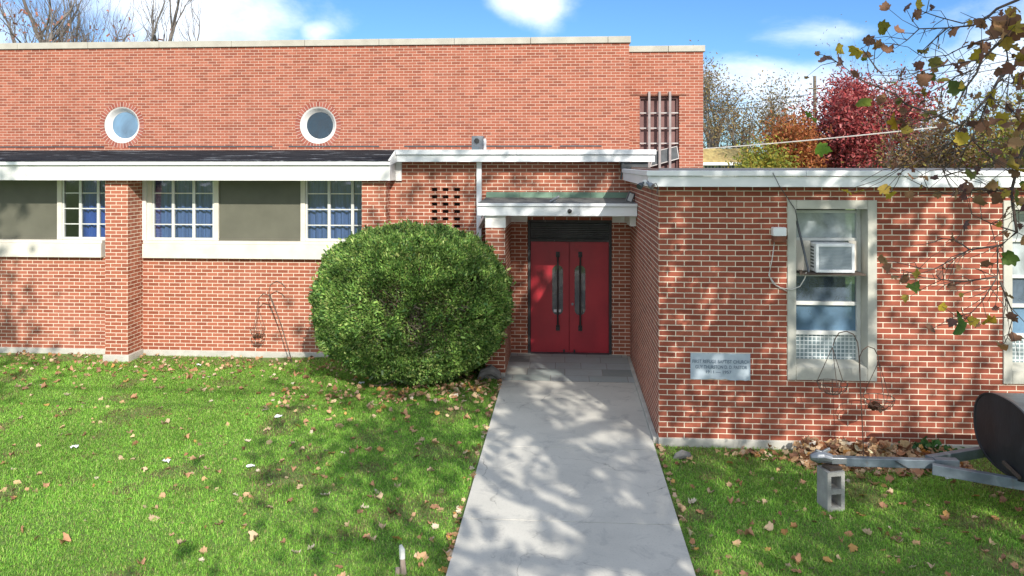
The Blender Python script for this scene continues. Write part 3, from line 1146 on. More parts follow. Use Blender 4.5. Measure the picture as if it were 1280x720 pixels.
fx.build('roof_flashing', 'steel_dark', church)

# downspout
dsp = MB()
xd = GX(599, 13.78)
dsp.box(xd - 0.045, xd + 0.045, 13.74, 13.83, 0.1, zF0 + 0.004)
dsp.beam(at_Y(607, 270, 12.9), at_Y(600, 283, 13.76), 0.07, 0.07)
dsp.build('downspout', 'white_metal', church, bevel=0.006)

# pillar and canopy
px0, px1 = GX(607, 12.5), GX(631.5, 12.5)
zPb, zPt = GZ(619, 466, 12.5), GZ(619, 285, 12.5)
q = MB()
q.face([(px0, 12.5, zPb), (px1, 12.5, zPb), (px1, 12.5, zPt), (px0, 12.5, zPt)])
q.face([(px1, 12.5, zPb), (px1, YV, zPb), (px1, YV, zPt), (px1, 12.5, zPt)])
q.face([(px0, YV, zPb), (px0, 12.5, zPb), (px0, 12.5, zPt), (px0, YV, zPt)])
pil = q.build('pillar', 'brick_low', church, uo=px0 + 0.104, vo=zPb)
q = MB()
q.box(px0 - 0.02, px1 + 0.003, 12.48, YV - 0.01, -0.3, zPb - 0.002)
q.build('footing', 'concrete', pil, bevel=0.01)
ZC0, ZC1 = GZ(700, 270, 12.42), GZ(700, 254.2, 12.42)
q = MB()
q.box(px0 - 0.008, px1 + 0.01, 12.49, YV - 0.01, zPt + 0.002, ZC0 - 0.003)
q.build('pillar_cap', 'white_flake', pil, bevel=0.005)
cx0, cx1 = GX(596.5, 12.42), XC - 0.008
can = MB()
can.box(cx0, cx1, 12.42, 12.46, ZC0, ZC1 - 0.05)
can.box(cx0, cx0 + 0.04, 12.461, YV - 0.004, ZC0, ZC1 - 0.05)
canopy = can.build('canopy', 'white_metal', church, bevel=0.004)
q = MB()
q.box(cx0 - 0.005, cx1 + 0.003, 12.39, 12.45, ZC1 - 0.046, ZC1)
q.box(cx0 - 0.012, cx0 + 0.03, 12.452, YV - 0.004, ZC1 - 0.046, ZC1)
q.build('drip_edge', 'white_metal', canopy, bevel=0.003)
q = MB()
q.face([(cx0 + 0.01, 12.43, ZC1 + 0.002), (cx1, 12.43, ZC1 + 0.002), (cx1, YV - 0.003, ZC1 + 0.035), (cx0 + 0.01, YV - 0.003, ZC1 + 0.035)])
q.build('canopy_roof', 'gravel', canopy)
q = MB()
q.box(cx0 + 0.05, cx1 - 0.01, 12.47, YV - 0.003, ZC0 + 0.01, ZC0 + 0.03)
q.build('soffit', 'white_flake', canopy)
q = MB()
zf0, zf1 = GZ(700, 247.6, YV - 0.03), GZ(700, 240.2, YV - 0.03)
xs = [GX(p, YV) for p in (608, 650, 691, 738, 754, 787)]
for a, b in zip(xs, xs[1:]):
    q.face([(a, YV - 0.05 + rng.uniform(-.01, .01), zf0 + 0.004), (b - 0.004, YV - 0.05 + rng.uniform(-.01, .01), zf0), (b - 0.004, YV - 0.006, zf1), (a, YV - 0.006, zf1)])
q.build('flashing', 'copper', canopy)
q = MB()
q.box(px1 + 0.004, dx0 - 0.004, YV - 0.03, YV - 0.003, GZ(647, 277.5, YV), ZC0 + 0.006)
q.build('trim_board', 'white_flake', canopy)
q = MB()
q.box(dx1 + 0.004, XC - 0.004, YV - 0.03, YV - 0.003, GZ(647, 277.5, YV), ZC0 + 0.006)
q.box(XC - 0.1, XC - 0.004, 12.7, YV - 0.04, GZ(780, 281, 13), ZC0 + 0.006)
q.build('trim_board', 'white_flake', canopy)

# doors
YD = YV + 0.11
zd0, zd1 = 0.062, GZ(712, 302.0, YD)
df = MB()
for a, b in ((dx0 + 0.002, dx0 + 0.05), (dx1 - 0.05, dx1 - 0.002)):
    df.box(a, b, YV + 0.03, YV + 0.155, 0.04, dz1 - 0.002)
df.box(dx0 + 0.051, dx1 - 0.051, YV + 0.03, YV + 0.155, dz1 - 0.05, dz1 - 0.002)
df.box(dx0 + 0.051, dx1 - 0.051, YV + 0.03, YV + 0.155, zd1 + 0.004, zd1 + 0.05)
frame = df.build('door_frame', 'black_peel', church, bevel=0.004)
tl = MB()
zz0, zz1 = zd1 + 0.052, dz1 - 0.052
for i in range(9):
    zc_ = zz0 + (zz1 - zz0) * (i + 0.5) / 9
    tl.box(dx0 + 0.052, dx1 - 0.052, YV + 0.06, YV + 0.10, zc_ - 0.012, zc_ + 0.012, rx=0.6)
tl.box(dx0 + 0.052, dx1 - 0.052, YV + 0.125, YV + 0.14, zz0, zz1)
tl.build('transom_louver', 'louver', frame)
xm = GX(711.5, YD)
thr = MB()
thr.box(dx0 + 0.051, dx1 - 0.051, YV - 0.01, YV + 0.16, 0.045, 0.060)
thr.build('threshold', 'steel_dark', frame)


def stadium(cx, z0, z1, r, n=12):
    pts = [(cx + r * math.cos(a), z0 + r + r * math.sin(a)) for a in np.linspace(math.pi, 2 * math.pi, n)]
    pts += [(cx + r * math.cos(a), z1 - r + r * math.sin(a)) for a in np.linspace(0, math.pi, n)]
    return pts


for side, (xa, xb, pxw, pxh) in enumerate(((dx0 + 0.054, xm - 0.004, 697, 697.3), (xm + 0.004, dx1 - 0.054, 725, 725.3))):
    cxw = GX(pxw, YD)
    wz0, wz1 = GZ(712, 394, YD), GZ(712, 331.5, YD)
    rr = 0.098
    hole = stadium(cxw, wz0, wz1, rr)
    d = MB()
    # door leaf front with a slot window: strips left and right of the slot plus fans above and below
    zs_ = sorted({p[1] for p in hole})
    d.face([(xa, YD, zd0), (xb, YD, zd0), (xb, YD, zs_[0]), (xa, YD, zs_[0])])
    d.face([(xa, YD, zs_[-1]), (xb, YD, zs_[-1]), (xb, YD, zd1), (xa, YD, zd1)])

    def half_w(z):
        if z < wz0 + rr:
            return math.sqrt(max(0, rr * rr - (z - wz0 - rr) ** 2))
        if z > wz1 - rr:
            return math.sqrt(max(0, rr * rr - (z - wz1 + rr) ** 2))
        return rr
    for za, zb in zip(zs_, zs_[1:]):
        if zb - za < 1e-6:
            continue
        ha, hb_ = half_w(za), half_w(zb)
        d.face([(xa, YD, za), (cxw - ha, YD, za), (cxw - hb_, YD, zb), (xa, YD, zb)])
        d.face([(cxw + ha, YD, za), (xb, YD, za), (xb, YD, zb), (cxw + hb_, YD, zb)])
    for (p, p2) in zip(hole, hole[1:] + hole[:1]):
        d.face([(p[0], YD, p[1]), (p2[0], YD, p2[1]), (p2[0], YD + 0.03, p2[1]), (p[0], YD + 0.03, p[1])])
    for xe in (xa, xb):
        d.face([(xe, YD, zd0), (xe, YD + 0.045, zd0), (xe, YD + 0.045, zd1), (xe, YD, zd1)])
    door = d.build('door', 'door_red', church)
    g = MB()
    g.face([(p[0], YD + 0.018, p[1]) for p in stadium(cxw, wz0 - .004, wz1 + .004, rr + 0.004)])
    g.build('pane', 'door_glass', door)
    hd = MB()
    xh = GX(pxh, YD)
    h0, h1 = GZ(712, 412, YD), GZ(712, 316, YD)
    hd.tube([(xh, YD - 0.07, h0), (xh, YD - 0.07, h1)], 0.017, 10)
    for zz in (h0 + 0.03, h1 - 0.03):
        hd.tube([(xh, YD - 0.001, zz), (xh, YD - 0.085, zz)], 0.024, 10)
        hd.box(xh - 0.035, xh + 0.035, YD - 0.012, YD - 0.002, zz - 0.05, zz + 0.05)
    hd.build('handle', 'black_paint', door)
    if side == 0:
        for dxs in (-0.045, 0.035):
            s = MB()
            s.box(cxw + dxs - 0.025, cxw + dxs + 0.025, YD + 0.008, YD + 0.0165, wz0 + 0.05, wz0 + 0.10)
            s.build('sticker', 'paper', door)
    else:
        s = MB()
        lz = GZ(712, 380, YD)
        s.tube([(xm + 0.06, YD - 0.001, lz), (xm + 0.06, YD - 0.02, lz)], 0.022, 12)
        s.build('lock', 'galv', door)
    s = MB()
    xs_ = xb - 0.09 if side == 0 else xa + 0.09
    s.box(xs_ - 0.015, xs_ + 0.015, YD - 0.05, YD - 0.001, zd0 + 0.01, zd0 + 0.05)
    s.build('door_stop', 'black_paint', door)
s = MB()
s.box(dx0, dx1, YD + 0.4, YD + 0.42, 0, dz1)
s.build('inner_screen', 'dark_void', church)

# --- wing at the right, close to the camera
XR1 = 13.0
zWp = GZ(900, 548.8, YR)            # plinth top
wins = [(984, 1095.6, 994.8, 1084.0), (1253.5, 1368.0, 1264.5, 1356.0)]
zwo1, zwo0 = GZ(1040, 250, YR), GZ(1040, 475.5, YR)
zwi1, zwi0 = GZ(1040, 261.4, YR), GZ(1040, 457.5, YR)
big = []
for a, b, c, d in wins:
    big.append((GX(a, YR), GX(b, YR), GX(c, YR), GX(d, YR)))
dxw = big[1][0] - big[0][0]
big[1] = tuple(v + dxw for v in big[0])
big.append(tuple(v + 2 * dxw for v in big[0]))
ww = MB()
ww.sheet(XC, XR1, zWp, 3.25, YR, [(b[0] + 0.02, b[1] - 0.02, zwo0 + 0.02, zwo1 - 0.02, 0.001) for b in big])
ww.face([(XC, YV, 0.0), (XC, YR, 0.0), (XC, YR, zWp), (XC, YV, zWp)])
ww.face([(XC, YV + 0.1, zWp), (XC, YR, zWp), (XC, YR, 3.42), (XC, YV + 0.1, 3.42)])
ww.build('wing_wall', 'brick_wing', church, uo=XC, vo=zWp)
q = MB()
q.box(XC - 0.003, XR1, YR - 0.02, YR + 0.2, GB, zWp - 0.001)
q.build('plinth', 'concrete', church, bevel=0.008)
zG0, zGm, zG1 = GZ(1000, 233.8, 9.5), GZ(1000, 220.4, 9.5), GZ(1000, 213.2, 9.5)
XG = 1.02
q = MB()
q.box(XG, XR1, 9.5, 9.54, zG0, zGm)
q.box(XG, XG + 0.04, 9.541, 13.62, zG0, zGm)
q.build('fascia', 'white_metal', church, bevel=0.004)
q = MB()
for a, b in ((XG - 0.02, 2.9), (2.906, 5.9), (5.906, XR1)):
    q.box(a, b, 9.475, 9.53, zGm + 0.004, zG1)
q.box(XG - 0.02, XG + 0.03, 9.532, 13.62, zGm + 0.004, zG1)
q.build('drip_edge', 'white_metal', church, bevel=0.004)
q = MB()
q.box(XG + 0.042, XR1, 9.542, YR + 0.02, zG0 + 0.012, zG0 + 0.03)
q.box(XG + 0.042, XC + 0.02, YR + 0.021, 13.7, zG0 + 0.012, zG0 + 0.03)
q.build('soffit', 'wood_dark', church)
q = MB()
q.box(XG + 0.035, XR1, 9.535, 13.54, zG1 - 0.06, zG1 - 0.006)
q.box(xF1 + 0.01, XR1, 13.542, YB - 0.005, zG1 - 0.06, zG1 - 0.006)
q.build('wing_roof', 'roof_felt', church)

YG = YR + 0.225


def wing_window(b, ac):
    o0, o1, i0, i1 = b
    m = MB()
    m.box(o0, i0, YR - 0.02, YR + 0.22, zwo0, zwo1)
    m.box(i1, o1, YR - 0.02, YR + 0.22, zwo0, zwo1)
    m.box(i0 + 0.001, i1 - 0.001, YR - 0.019, YR + 0.22, zwi1, zwo1 - 0.001)
    m.prism([(i0 + 0.001, zwo0 + 0.001), (i1 - 0.001, zwo0 + 0.001), (i1 - 0.001, zwi0 - 0.02), (i0 + 0.001, zwi0 - 0.02)], YR - 0.019, YR + 0.22)
    m.face([(i0 + .001, YR - 0.018, zwi0 - 0.019), (i1 - .001, YR - 0.018, zwi0 - 0.019), (i1 - .001, YR + 0.22, zwi0 + 0.03), (i0 + .001, YR + 0.22, zwi0 + 0.03)])
    win = m.build('wing_window', 'surround', church, bevel=0.006)
    zy = lambda py: GZ(1035, py, YG)
    x0, x1 = i0 + 0.002, i1 - 0.002
    fr = MB()
    fr.box(x0, x0 + 0.04, YG - 0.03, YG + 0.04, zwi0 + 0.02, zwi1 - 0.001)
    fr.box(x1 - 0.05, x1, YG - 0.03, YG + 0.04, zwi0 + 0.02, zwi1 - 0.001)
    for a, c in ((262.5, 266), (297, 300.5), (341.5, 345), (376.5, 381), (413, 418), (449.5, 455)):
        fr.box(x0 + 0.041, x1 - 0.051, YG - 0.035, YG + 0.035, zy(c), zy(a))
    fr.build('sash_frame', 'trim_grey', win, bevel=0.004)

    def pane(a, c, mat):
        g = MB()
        g.face([(x0 + 0.03, YG + 0.01, zy(c) - 0.005), (x1 - 0.04, YG + 0.01, zy(c) - 0.005), (x1 - 0.04, YG + 0.01, zy(a) + 0.005), (x0 + 0.03, YG + 0.01, zy(a) + 0.005)])
        g.build('pane', mat, win)
    pane(266, 297, 'pane_frost')
    pane(300.5, 341.5, 'pane_frost')
    pane(345, 376.5, 'pane_dark')
    pane(381, 413, 'pane_milk')
    pane(418, 449.5, 'wired')
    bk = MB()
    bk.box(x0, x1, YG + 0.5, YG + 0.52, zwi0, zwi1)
    bk.build('dark_backing', 'dark_void', win)  # near-black sheet paints the darkness of the room behind the panes
    return win


w1 = wing_window(big[0], True)
wing_window(big[1], False)
wing_window(big[2], False)

# ------------------------------------------------------------------ things fixed to or standing on the church
ac = thing('air_conditioner', 'white window air conditioner sticking out of the tall wing window', 'air conditioner', (2.95, 9.6, 2.5))
YA = 9.61
ax0, ax1 = GX(1020, YA), GX(1068.5, YA)
az0, az1 = GZ(1045, 341, YA), GZ(1045, 305, YA)
m = MB()
m.box(ax0, ax1, YA + 0.03, YG + 0.25, az0, az1)
m.build('body', 'white_metal', ac, bevel=0.01)
m = MB()
bw_ = 0.035
m.box(ax0, ax0 + bw_, YA, YA + 0.029, az0, az1)
m.box(ax1 - bw_, ax1, YA, YA + 0.029, az0, az1)
m.box(ax0 + bw_, ax1 - bw_, YA, YA + 0.029, az0, az0 + bw_)
m.box(ax0 + bw_, ax1 - bw_, YA, YA + 0.029, az1 - bw_, az1)
m.build('front_rim', 'white_metal', ac, bevel=0.004)
m = MB()
nz_ = 16
for i in range(nz_):
    zc_ = az0 + bw_ + (az1 - az0 - 2 * bw_) * (i + 0.5) / nz_
    m.box(ax0 + bw_ + 0.002, ax1 - bw_ - 0.002, YA + 0.012, YA + 0.022, zc_ - 0.006, zc_ + 0.006)
m.build('grille', 'ac_grille', ac)
m = MB()
for i in range(7):
    zc_ = az0 + 0.05 + i * 0.04
    m.box(ax0 - 0.003, ax0 - 0.0005, YA + 0.08, YA + 0.2, zc_, zc_ + 0.02)
m.build('side_vent', 'steel_dark', ac)
for fa, fb_ in ((big[0][2] + 0.045, ax0 - 0.003), (ax1 + 0.003, big[0][3] - 0.055)):
    m = MB()
    m.box(fa, fb_, YG - 0.06, YG - 0.04, az0, az1 + 0.02)
    m.build('side_filler', 'sillstone', ac)
m = MB()
m.box(GX(1003, 9.6), GX(1082, 9.6), 9.59, YG - 0.04, az0 - 0.028, az0 - 0.012)
m.box(GX(1000, 9.6), GX(1003, 9.6), 9.6, 9.63, az0 - 0.03, az0 + 0.03)
m.build('support_shelf', 'wood_dark', ac)
m = MB()
m.beam(at_Y(996, 276, YG - 0.05), at_Y(1011, 340, 9.6), 0.025, 0.012)
m.build('strap', 'steel_dark', ac)

eb = thing('junction_box', 'small grey metal electrical box with rusty bottom on the brick wall', 'electrical box', at_Y(973, 302, YR))
m = MB()
ex0, ex1 = GX(966.5, YR - .1), GX(983, YR - .1)
ez0, ez1 = GZ(975, 303, YR - .1), GZ(975, 284.5, YR - .1)
zr = ez0 + 0.42 * (ez1 - ez0)
m.box(ex0, ex1, YR - 0.11, YR - 0.004, zr + 0.001, ez1)
m.build('cover', 'white_metal', eb, bevel=0.006)
m = MB()
m.box(ex0 + 0.002, ex1 - 0.002, YR - 0.108, YR - 0.004, ez0, zr)
m.build('rusty_base', 'rust', eb, bevel=0.006)
m = MB()
m.tube([at_Y(x, y, YR - 0.03) for x, y in ((968, 303), (965, 325), (961, 344), (966, 354), (976, 360), (990, 362), (1000, 358), (1006, 348), (1008, 340))], 0.006, 6)
m.tube([at_Y(x, y, YR - 0.02) for x, y in ((962, 346), (970, 357), (984, 364))], 0.007, 6)
o = m.build('electric_cable', 'cable_pale', None, smooth_shade=True)
tag(o, 'pale loose cable looping from the rusty box to the tall window', 'cable')
m = MB()
m.tube([at_Y(x, y, yy) for x, y, yy in ((966, 216, 9.46), (974, 232, 9.46), (982, 244, YR - 0.02), (994, 262, YR - 0.03), (997, 276, YR - 0.01))], 0.005, 5)
o = m.build('electric_cable', 'cable_dark', None)
tag(o, 'thin dark cable dropping from the white roof edge to the window top', 'cable')

# plaque
pq = thing('memorial_plaque', 'pale blue grey carved stone plaque set in the brick wall', 'plaque', at_Y(900, 474, YR))
qx0, qx1 = GX(863, YR), GX(937.5, YR)
qz0, qz1 = GZ(900, 474, YR), GZ(900, 441.5, YR)
m = MB()
bot = [(qx0 + (qx1 - qx0) * i / 12, qz0 + (rng.uniform(-0.012, 0.008) if 0 < i < 12 else 0)) for i in range(13)]
m.prism(bot + [(qx1, qz1), (qx0, qz1)], YR - 0.015, YR + 0.05)
m.build('slab', 'marble', pq)


def lettering(lines, name, parent, mat, Y):
    mb_v, mb_f = [], []
    dg = None
    for text, cx, cz, width, height in lines:
        cu = bpy.data.curves.new('t', 'FONT')
        cu.body = text
        cu.align_x = 'CENTER'
        cu.align_y = 'CENTER'
        cu.size = 1.0
        cu.offset = 0.018
        to = bpy.data.objects.new('t', cu)
        COL.objects.link(to)
        bpy.context.view_layer.update()
        me = to.evaluated_get(bpy.context.evaluated_depsgraph_get()).to_mesh()
        vs = np.array([v.co[:] for v in me.vertices])
        fs = [tuple(p.vertices) for p in me.polygons]
        sx = width / (vs[:, 0].max() - vs[:, 0].min())
        szz = height / (vs[:, 1].max() - vs[:, 1].min())
        mx_, mz_ = (vs[:, 0].max() + vs[:, 0].min()) / 2, (vs[:, 1].max() + vs[:, 1].min()) / 2
        i0 = len(mb_v)
        mb_v += [(cx + (v[0] - mx_) * sx, Y, cz + (v[1] - mz_) * szz) for v in vs]
        mb_f += [tuple(i0 + i for i in f) for f in fs]
        bpy.data.objects.remove(to, do_unlink=True)
    b = MB()
    b.v, b.f = mb_v, mb_f
    return b.build(name, mat, parent)


qc = (qx0 + qx1) / 2
lettering([('FIRST REFUGE BAPTIST CHURCH', qc + 0.005, GZ(900, 451.6, YR), 0.69, 0.043),
           ('GUY THURSTON D. D. PASTOR', qc + 0.01, GZ(900, 458.4, YR), 0.63, 0.043),
           ('1911 \u2014 1957', qc - 0.02, GZ(900, 464.6, YR), 0.31, 0.038)], 'lettering', pq, 'letter', YR - 0.018)

# roof vent on the entrance roof
vt_ = thing('roof_vent', 'small grey metal roof vent box with a round dark pipe opening', 'vent', at_Y(597, 187, 15.0))
YT = 15.0
v0, v1 = at_Y(589.5, 187, YT), at_Y(604, 170, YT)
m = MB()
m.prism([(v0.x, v0.z - .1), (v1.x - 0.03, v0.z - .1), (v1.x, v0.z + 0.12), (v1.x, v1.z), (v0.x, v1.z)], YT, YT + 0.3)
m.build('hood', 'galv', vt_, bevel=0.004)
m = MB()
c = at_Y(596, 176, YT)
m.tube([(c.x, YT - 0.001, c.z), (c.x, YT - 0.03, c.z)], [0.05, 0.05], 20)
m.build('pipe_mouth', 'black_paint', vt_)
m = MB()
m.box(v0.x + 0.01, v0.x + 0.15, YT - 0.06, YT - 0.001, v0.z - 0.06, v0.z + 0.06)
m.build('duct', 'steel_blue', vt_)
m = MB()
m.box(v1.x + 0.002, v1.x + 0.05, YT + 0.05, YT + 0.12, v0.z - .1, v1.z - 0.05)
m.build('bracket', 'white_metal', vt_)

# lamps and camera on the canopy
fl1 = thing('flood_light', 'small grey flood light head lying on the canopy gravel', 'light', at_Y(692, 254, 12.6))
c = at_Y(694, 249, 12.62)
m = MB()
m.box(c.x - 0.1, c.x + 0.08, 12.58, 12.68, c.z - 0.015, c.z + 0.02, ry=-0.55)
m.box(c.x - 0.05, c.x + 0.02, 12.6, 12.66, c.z - 0.06, c.z - 0.01)
m.build('lamp_head', 'galv', fl1, bevel=0.01)
m = MB()
m.tube([(c.x - 0.01, 12.63, ZC1 + 0.004), (c.x + 0.01, 12.63, c.z - 0.012)], 0.015, 8)
m.build('stem', 'white_metal', fl1)
fl2 = thing('flood_light', 'boxy dark flood light tilted in the canopy corner against the wing wall', 'light', at_Y(790, 250, 13.3))
c = at_Y(789.5, 246, 13.0)
m = MB()
m.box(c.x - 0.08, c.x + 0.03, 12.9, 13.04, c.z - 0.09, c.z + 0.08, ry=0.35)
m.build('housing', 'steel_dark', fl2, bevel=0.01)
m = MB()
m.box(c.x - 0.06, c.x + 0.01, 12.885, 12.899, c.z - 0.07, c.z + 0.06, ry=0.35)
m.build('lens', 'trim_grey', fl2)
sc1 = thing('security_camera', 'black dome security camera on the white canopy edge above the door', 'camera', at_Y(712, 264, 12.42))
c = at_Y(712, 264, 12.41)
m = MB()
m.tube([(c.x, 12.419, c.z), (c.x, 12.405, c.z)], [0.045, 0.042], 20)
m.build('mount', 'white_metal', sc1)
m = MB()
m.tube([(c.x, 12.4045, c.z), (c.x, 12.39, c.z), (c.x, 12.375, c.z), (c.x, 12.368, c.z)], [0.036, 0.034, 0.022, 0.006], 20)
m.build('dome', 'black_paint', sc1, smooth_shade=True)
sc2 = thing('security_light', 'twin head security light on the white roof corner of the wing', 'light', at_Y(806, 228, 9.48))
c = at_Y(806, 228, 9.47)
m = MB()
m.tube([(c.x, 9.495, c.z), (c.x, 9.46, c.z)], 0.035, 14)
m.build('mount', 'white_metal', sc2)
for dx_, dz_, ang in ((-0.06, 0.01, -0.5), (0.07, 0.0, 0.6)):
    m = MB()
    a = Vector((c.x + dx_ * 0.3, 9.45, c.z))
    d = Vector((math.sin(ang), -0.5, -0.45)).normalized()
    m.tube([a, a + d * 0.03, a + d * 0.05, a + d * 0.10], [0.014, 0.018, 0.032, 0.04], 12)
    m.build('lamp_head', 'steel_dark' if dx_ < 0 else 'galv', sc2)
m = MB()
m.tube([at_Y(x, y, 9.47) for x, y in ((809, 226), (814, 231), (820, 229), (823, 235), (821, 242))], 0.006, 6)
m.build('cord', 'cable_dark', sc2)

# ------------------------------------------------------------------ cinder block, trailer smoker
cb = thing('cinder_block', 'grey two core cinder block standing on end under the trailer coupler', 'block', (2.72, 8.05, -0.03))
BX, BYY, BZ = 2.70, 8.02, -0.03
rzb = R(14)
m = MB()
bw2, bd2, bh2 = 0.095, 0.095, 0.40


def bp_(x, y, z):
    c, s = math.cos(rzb), math.sin(rzb)
    return (BX + x * c - y * s, BYY + x * s + y * c, BZ + z)


cores = [(-0.055, 0.055, 0.045, 0.175), (-0.055, 0.055, 0.225, 0.355)]
xs = [-bw2, -0.055, 0.055, bw2]
zs = [0, 0.045, 0.175, 0.225, 0.355, bh2]
for a, b in zip(xs, xs[1:]):
    for c, d in zip(zs, zs[1:]):
        if any(h[0] < (a + b) / 2 < h[1] and h[2] < (c + d) / 2 < h[3] for h in cores):
            continue
        for y in (-bd2, bd2):
            m.face([bp_(a, y, c), bp_(b, y, c), bp_(b, y, d), bp_(a, y, d)])
for a, b, c, d in cores:
    m.face([bp_(a, -bd2, d), bp_(b, -bd2, d), bp_(b, bd2, d), bp_(a, bd2, d)])
    m.face([bp_(a, -bd2, c), bp_(b, -bd2, c), bp_(b, bd2, c), bp_(a, bd2, c)])
    m.face([bp_(a, -bd2, c), bp_(a, bd2, c), bp_(a, bd2, d), bp_(a, -bd2, d)])
    m.face([bp_(b, -bd2, c), bp_(b, bd2, c), bp_(b, bd2, d), bp_(b, -bd2, d)])
for x in (-bw2, bw2):
    m.face([bp_(x, -bd2, 0), bp_(x, bd2, 0), bp_(x, bd2, bh2), bp_(x, -bd2, bh2)])
for z in (0, bh2):
    m.face([bp_(-bw2, -bd2, z), bp_(bw2, -bd2, z), bp_(bw2, bd2, z), bp_(-bw2, bd2, z)])
m.build('shell', 'block', cb)
wd = MB()
wd.box(BX - 0.06, BX + 0.08, BYY - 0.07, BYY + 0.06, BZ + bh2 + 0.002, BZ + bh2 + 0.035, rz=R(20))
o = wd.build('wood_shim', 'wood_dark', None, bevel=0.004)
tag(o, 'dark scrap of wood wedged on top of the cinder block', 'wood scrap')

ZT = 0.445
TY = 8.03
tr = thing('smoker_trailer', 'trailer barbecue smoker with a black oval tank and grey steel tongue', 'trailer', (4.6, 8, 0))
m = MB()
m.beam((2.84, TY, ZT), (3.72, TY, ZT), 0.075, 0.085)
m.box(3.72, 3.95, TY - 0.045, TY + 0.045, ZT - 0.035, ZT + 0.05)
m.build('tongue', 'steel_blue', tr, bevel=0.005)
m = MB()
m.box(2.70, 2.85, TY - 0.045, TY + 0.045, ZT - 0.02, ZT + 0.045)
m.tube([(2.50, TY, ZT + 0.03), (2.56, TY, ZT + 0.035), (2.62, TY, ZT + 0.04), (2.71, TY, ZT + 0.02)], [0.03, 0.06, 0.062, 0.048], 12)
m.box(2.55, 2.66, TY - 0.02, TY + 0.02, ZT + 0.08, ZT + 0.10, ry=0.25)
m.box(2.62, 2.70, TY - 0.015, TY + 0.015, ZT + 0.09, ZT + 0.12, ry=-0.5)
m.build('coupler', 'galv', tr, bevel=0.006)
for a, b in (((3.66, TY - 0.09, ZT - 0.02), (5.0, 7.36, ZT - 0.04)), ((3.70, TY + 0.09, ZT - 0.01), (5.0, 8.72, ZT - 0.03))):
    m = MB()
    m.beam(a, b, 0.07, 0.10)
    m.build('frame_rail', 'steel_blue', tr, bevel=0.005)
m = MB()
m.box(5.0, 6.6, 7.30, 7.37, ZT - 0.09, ZT + 0.01)
m.box(5.0, 6.6, 8.68, 8.75, ZT - 0.09, ZT + 0.01)
m.box(4.45, 4.53, 7.66, 8.42, ZT + 0.02, ZT + 0.10)
m.box(5.7, 5.78, 7.371, 8.679, ZT - 0.08, ZT + 0.02)
m.box(6.52, 6.6, 7.371, 8.679, ZT - 0.08, ZT + 0.02)
m.build('bed_frame', 'steel_dark', tr, bevel=0.004)
m = MB()
for i in range(5):
    a = 0.32 + i * 0.022
    m.tube([(3.0 + a, TY - 0.05 - 0.01 * (i % 2), ZT + 0.03 - 0.012 * i), (3.03 + a, TY - 0.055, ZT + 0.02 - 0.012 * i)], 0.007, 6)
m.build('safety_chain', 'steel_dark', tr)
# oval tank
TX0, TX1, TCY, TCZ, RY, RZ = 4.30, 6.0, 7.86, 0.80, 0.56, 0.37


def oval(n=48, ry=RY, rz=RZ):
    out = []
    for j in range(n):
        a = 2 * math.pi * j / n
        c, s = math.cos(a), math.sin(a)
        e = 0.82
        out.append((ry * math.copysign(abs(c) ** e, c), rz * math.copysign(abs(s) ** e, s)))
    return out


ov = oval()
m = MB()
n = len(ov)
rings = [(TX0 + 0.02, 0.985), (TX0 + 0.05, 1.0), (TX1 - 0.05, 1.0), (TX1, 0.97)]
i0 = len(m.v)
for x, s_ in rings:
    m.v += [(x, TCY + p[0] * s_, TCZ + p[1] * s_) for p in ov]
for kx in range(len(rings) - 1):
    for j in range(n):
        a, b = i0 + kx * n + j, i0 + kx * n + (j + 1) % n
        m.f.append((a, b, b + n, a + n))
m.f.append(tuple(i0 + 3 * n + j for j in range(n)))
tank = m.build('tank', 'tank_side', tr, smooth_shade=False)
m = MB()
i0 = 0
cr = [(TX0 + 0.019, 1.0), (TX0, 1.0), (TX0, 0.965), (TX0 + 0.008, 0.955), (TX0 + 0.002, 0.6), (TX0 - 0.008, 0.25)]
for x, s_ in cr:
    m.v += [(x, TCY + p[0] * s_, TCZ + p[1] * s_) for p in ov]
for kx in range(len(cr) - 1):
    for j in range(n):
        a, b = i0 + kx * n + j, i0 + kx * n + (j + 1) % n
        m.f.append((a, b, b + n, a + n))
m.f.append(tuple(i0 + (len(cr) - 1) * n + j for j in range(n)))
m.build('end_cap', 'tank_black', tank)
m = MB()
m.box(TX0 - 0.03, TX0 - 0.008, 7.55, 7.83, 0.515, 0.545, rx=0.15)
m.build('shelf_bracket', 'wood_dark', tank)
m = MB()
m.tube([(4.9, TCY, TCZ + RZ - 0.03), (4.9, TCY, TCZ + RZ + 0.03)], 0.03, 10)
m.build('filler_neck', 'steel_dark', tank)
for x in (4.6, 5.6):
    m = MB()
    m.box(x - 0.03, x + 0.03, TCY - 0.3, TCY + 0.3, ZT + 0.101 if x < 5 else ZT + 0.021, TCZ - RZ + 0.03)
    m.build('saddle', 'steel_dark', tr)
for y in (7.08, 8.97):
    m = MB()
    m.tube([(5.74, y - 0.09, 0.27), (5.74, y - 0.08, 0.27), (5.74, y + 0.08, 0.27), (5.74, y + 0.09, 0.27)], [0.24, 0.29, 0.29, 0.24], 28)
    wh = m.build('wheel', 'black_paint', tr)
    m = MB()
    m.tube([(5.74, y - 0.1, 0.27), (5.74, y + 0.1, 0.27)], 0.16, 20)
    m.build('rim', 'galv', wh)
m = MB()
m.beam((5.74, 7.0, 0.27), (5.74, 9.05, 0.27), 0.05, 0.05)
m.build('axle', 'steel_dark', tr)

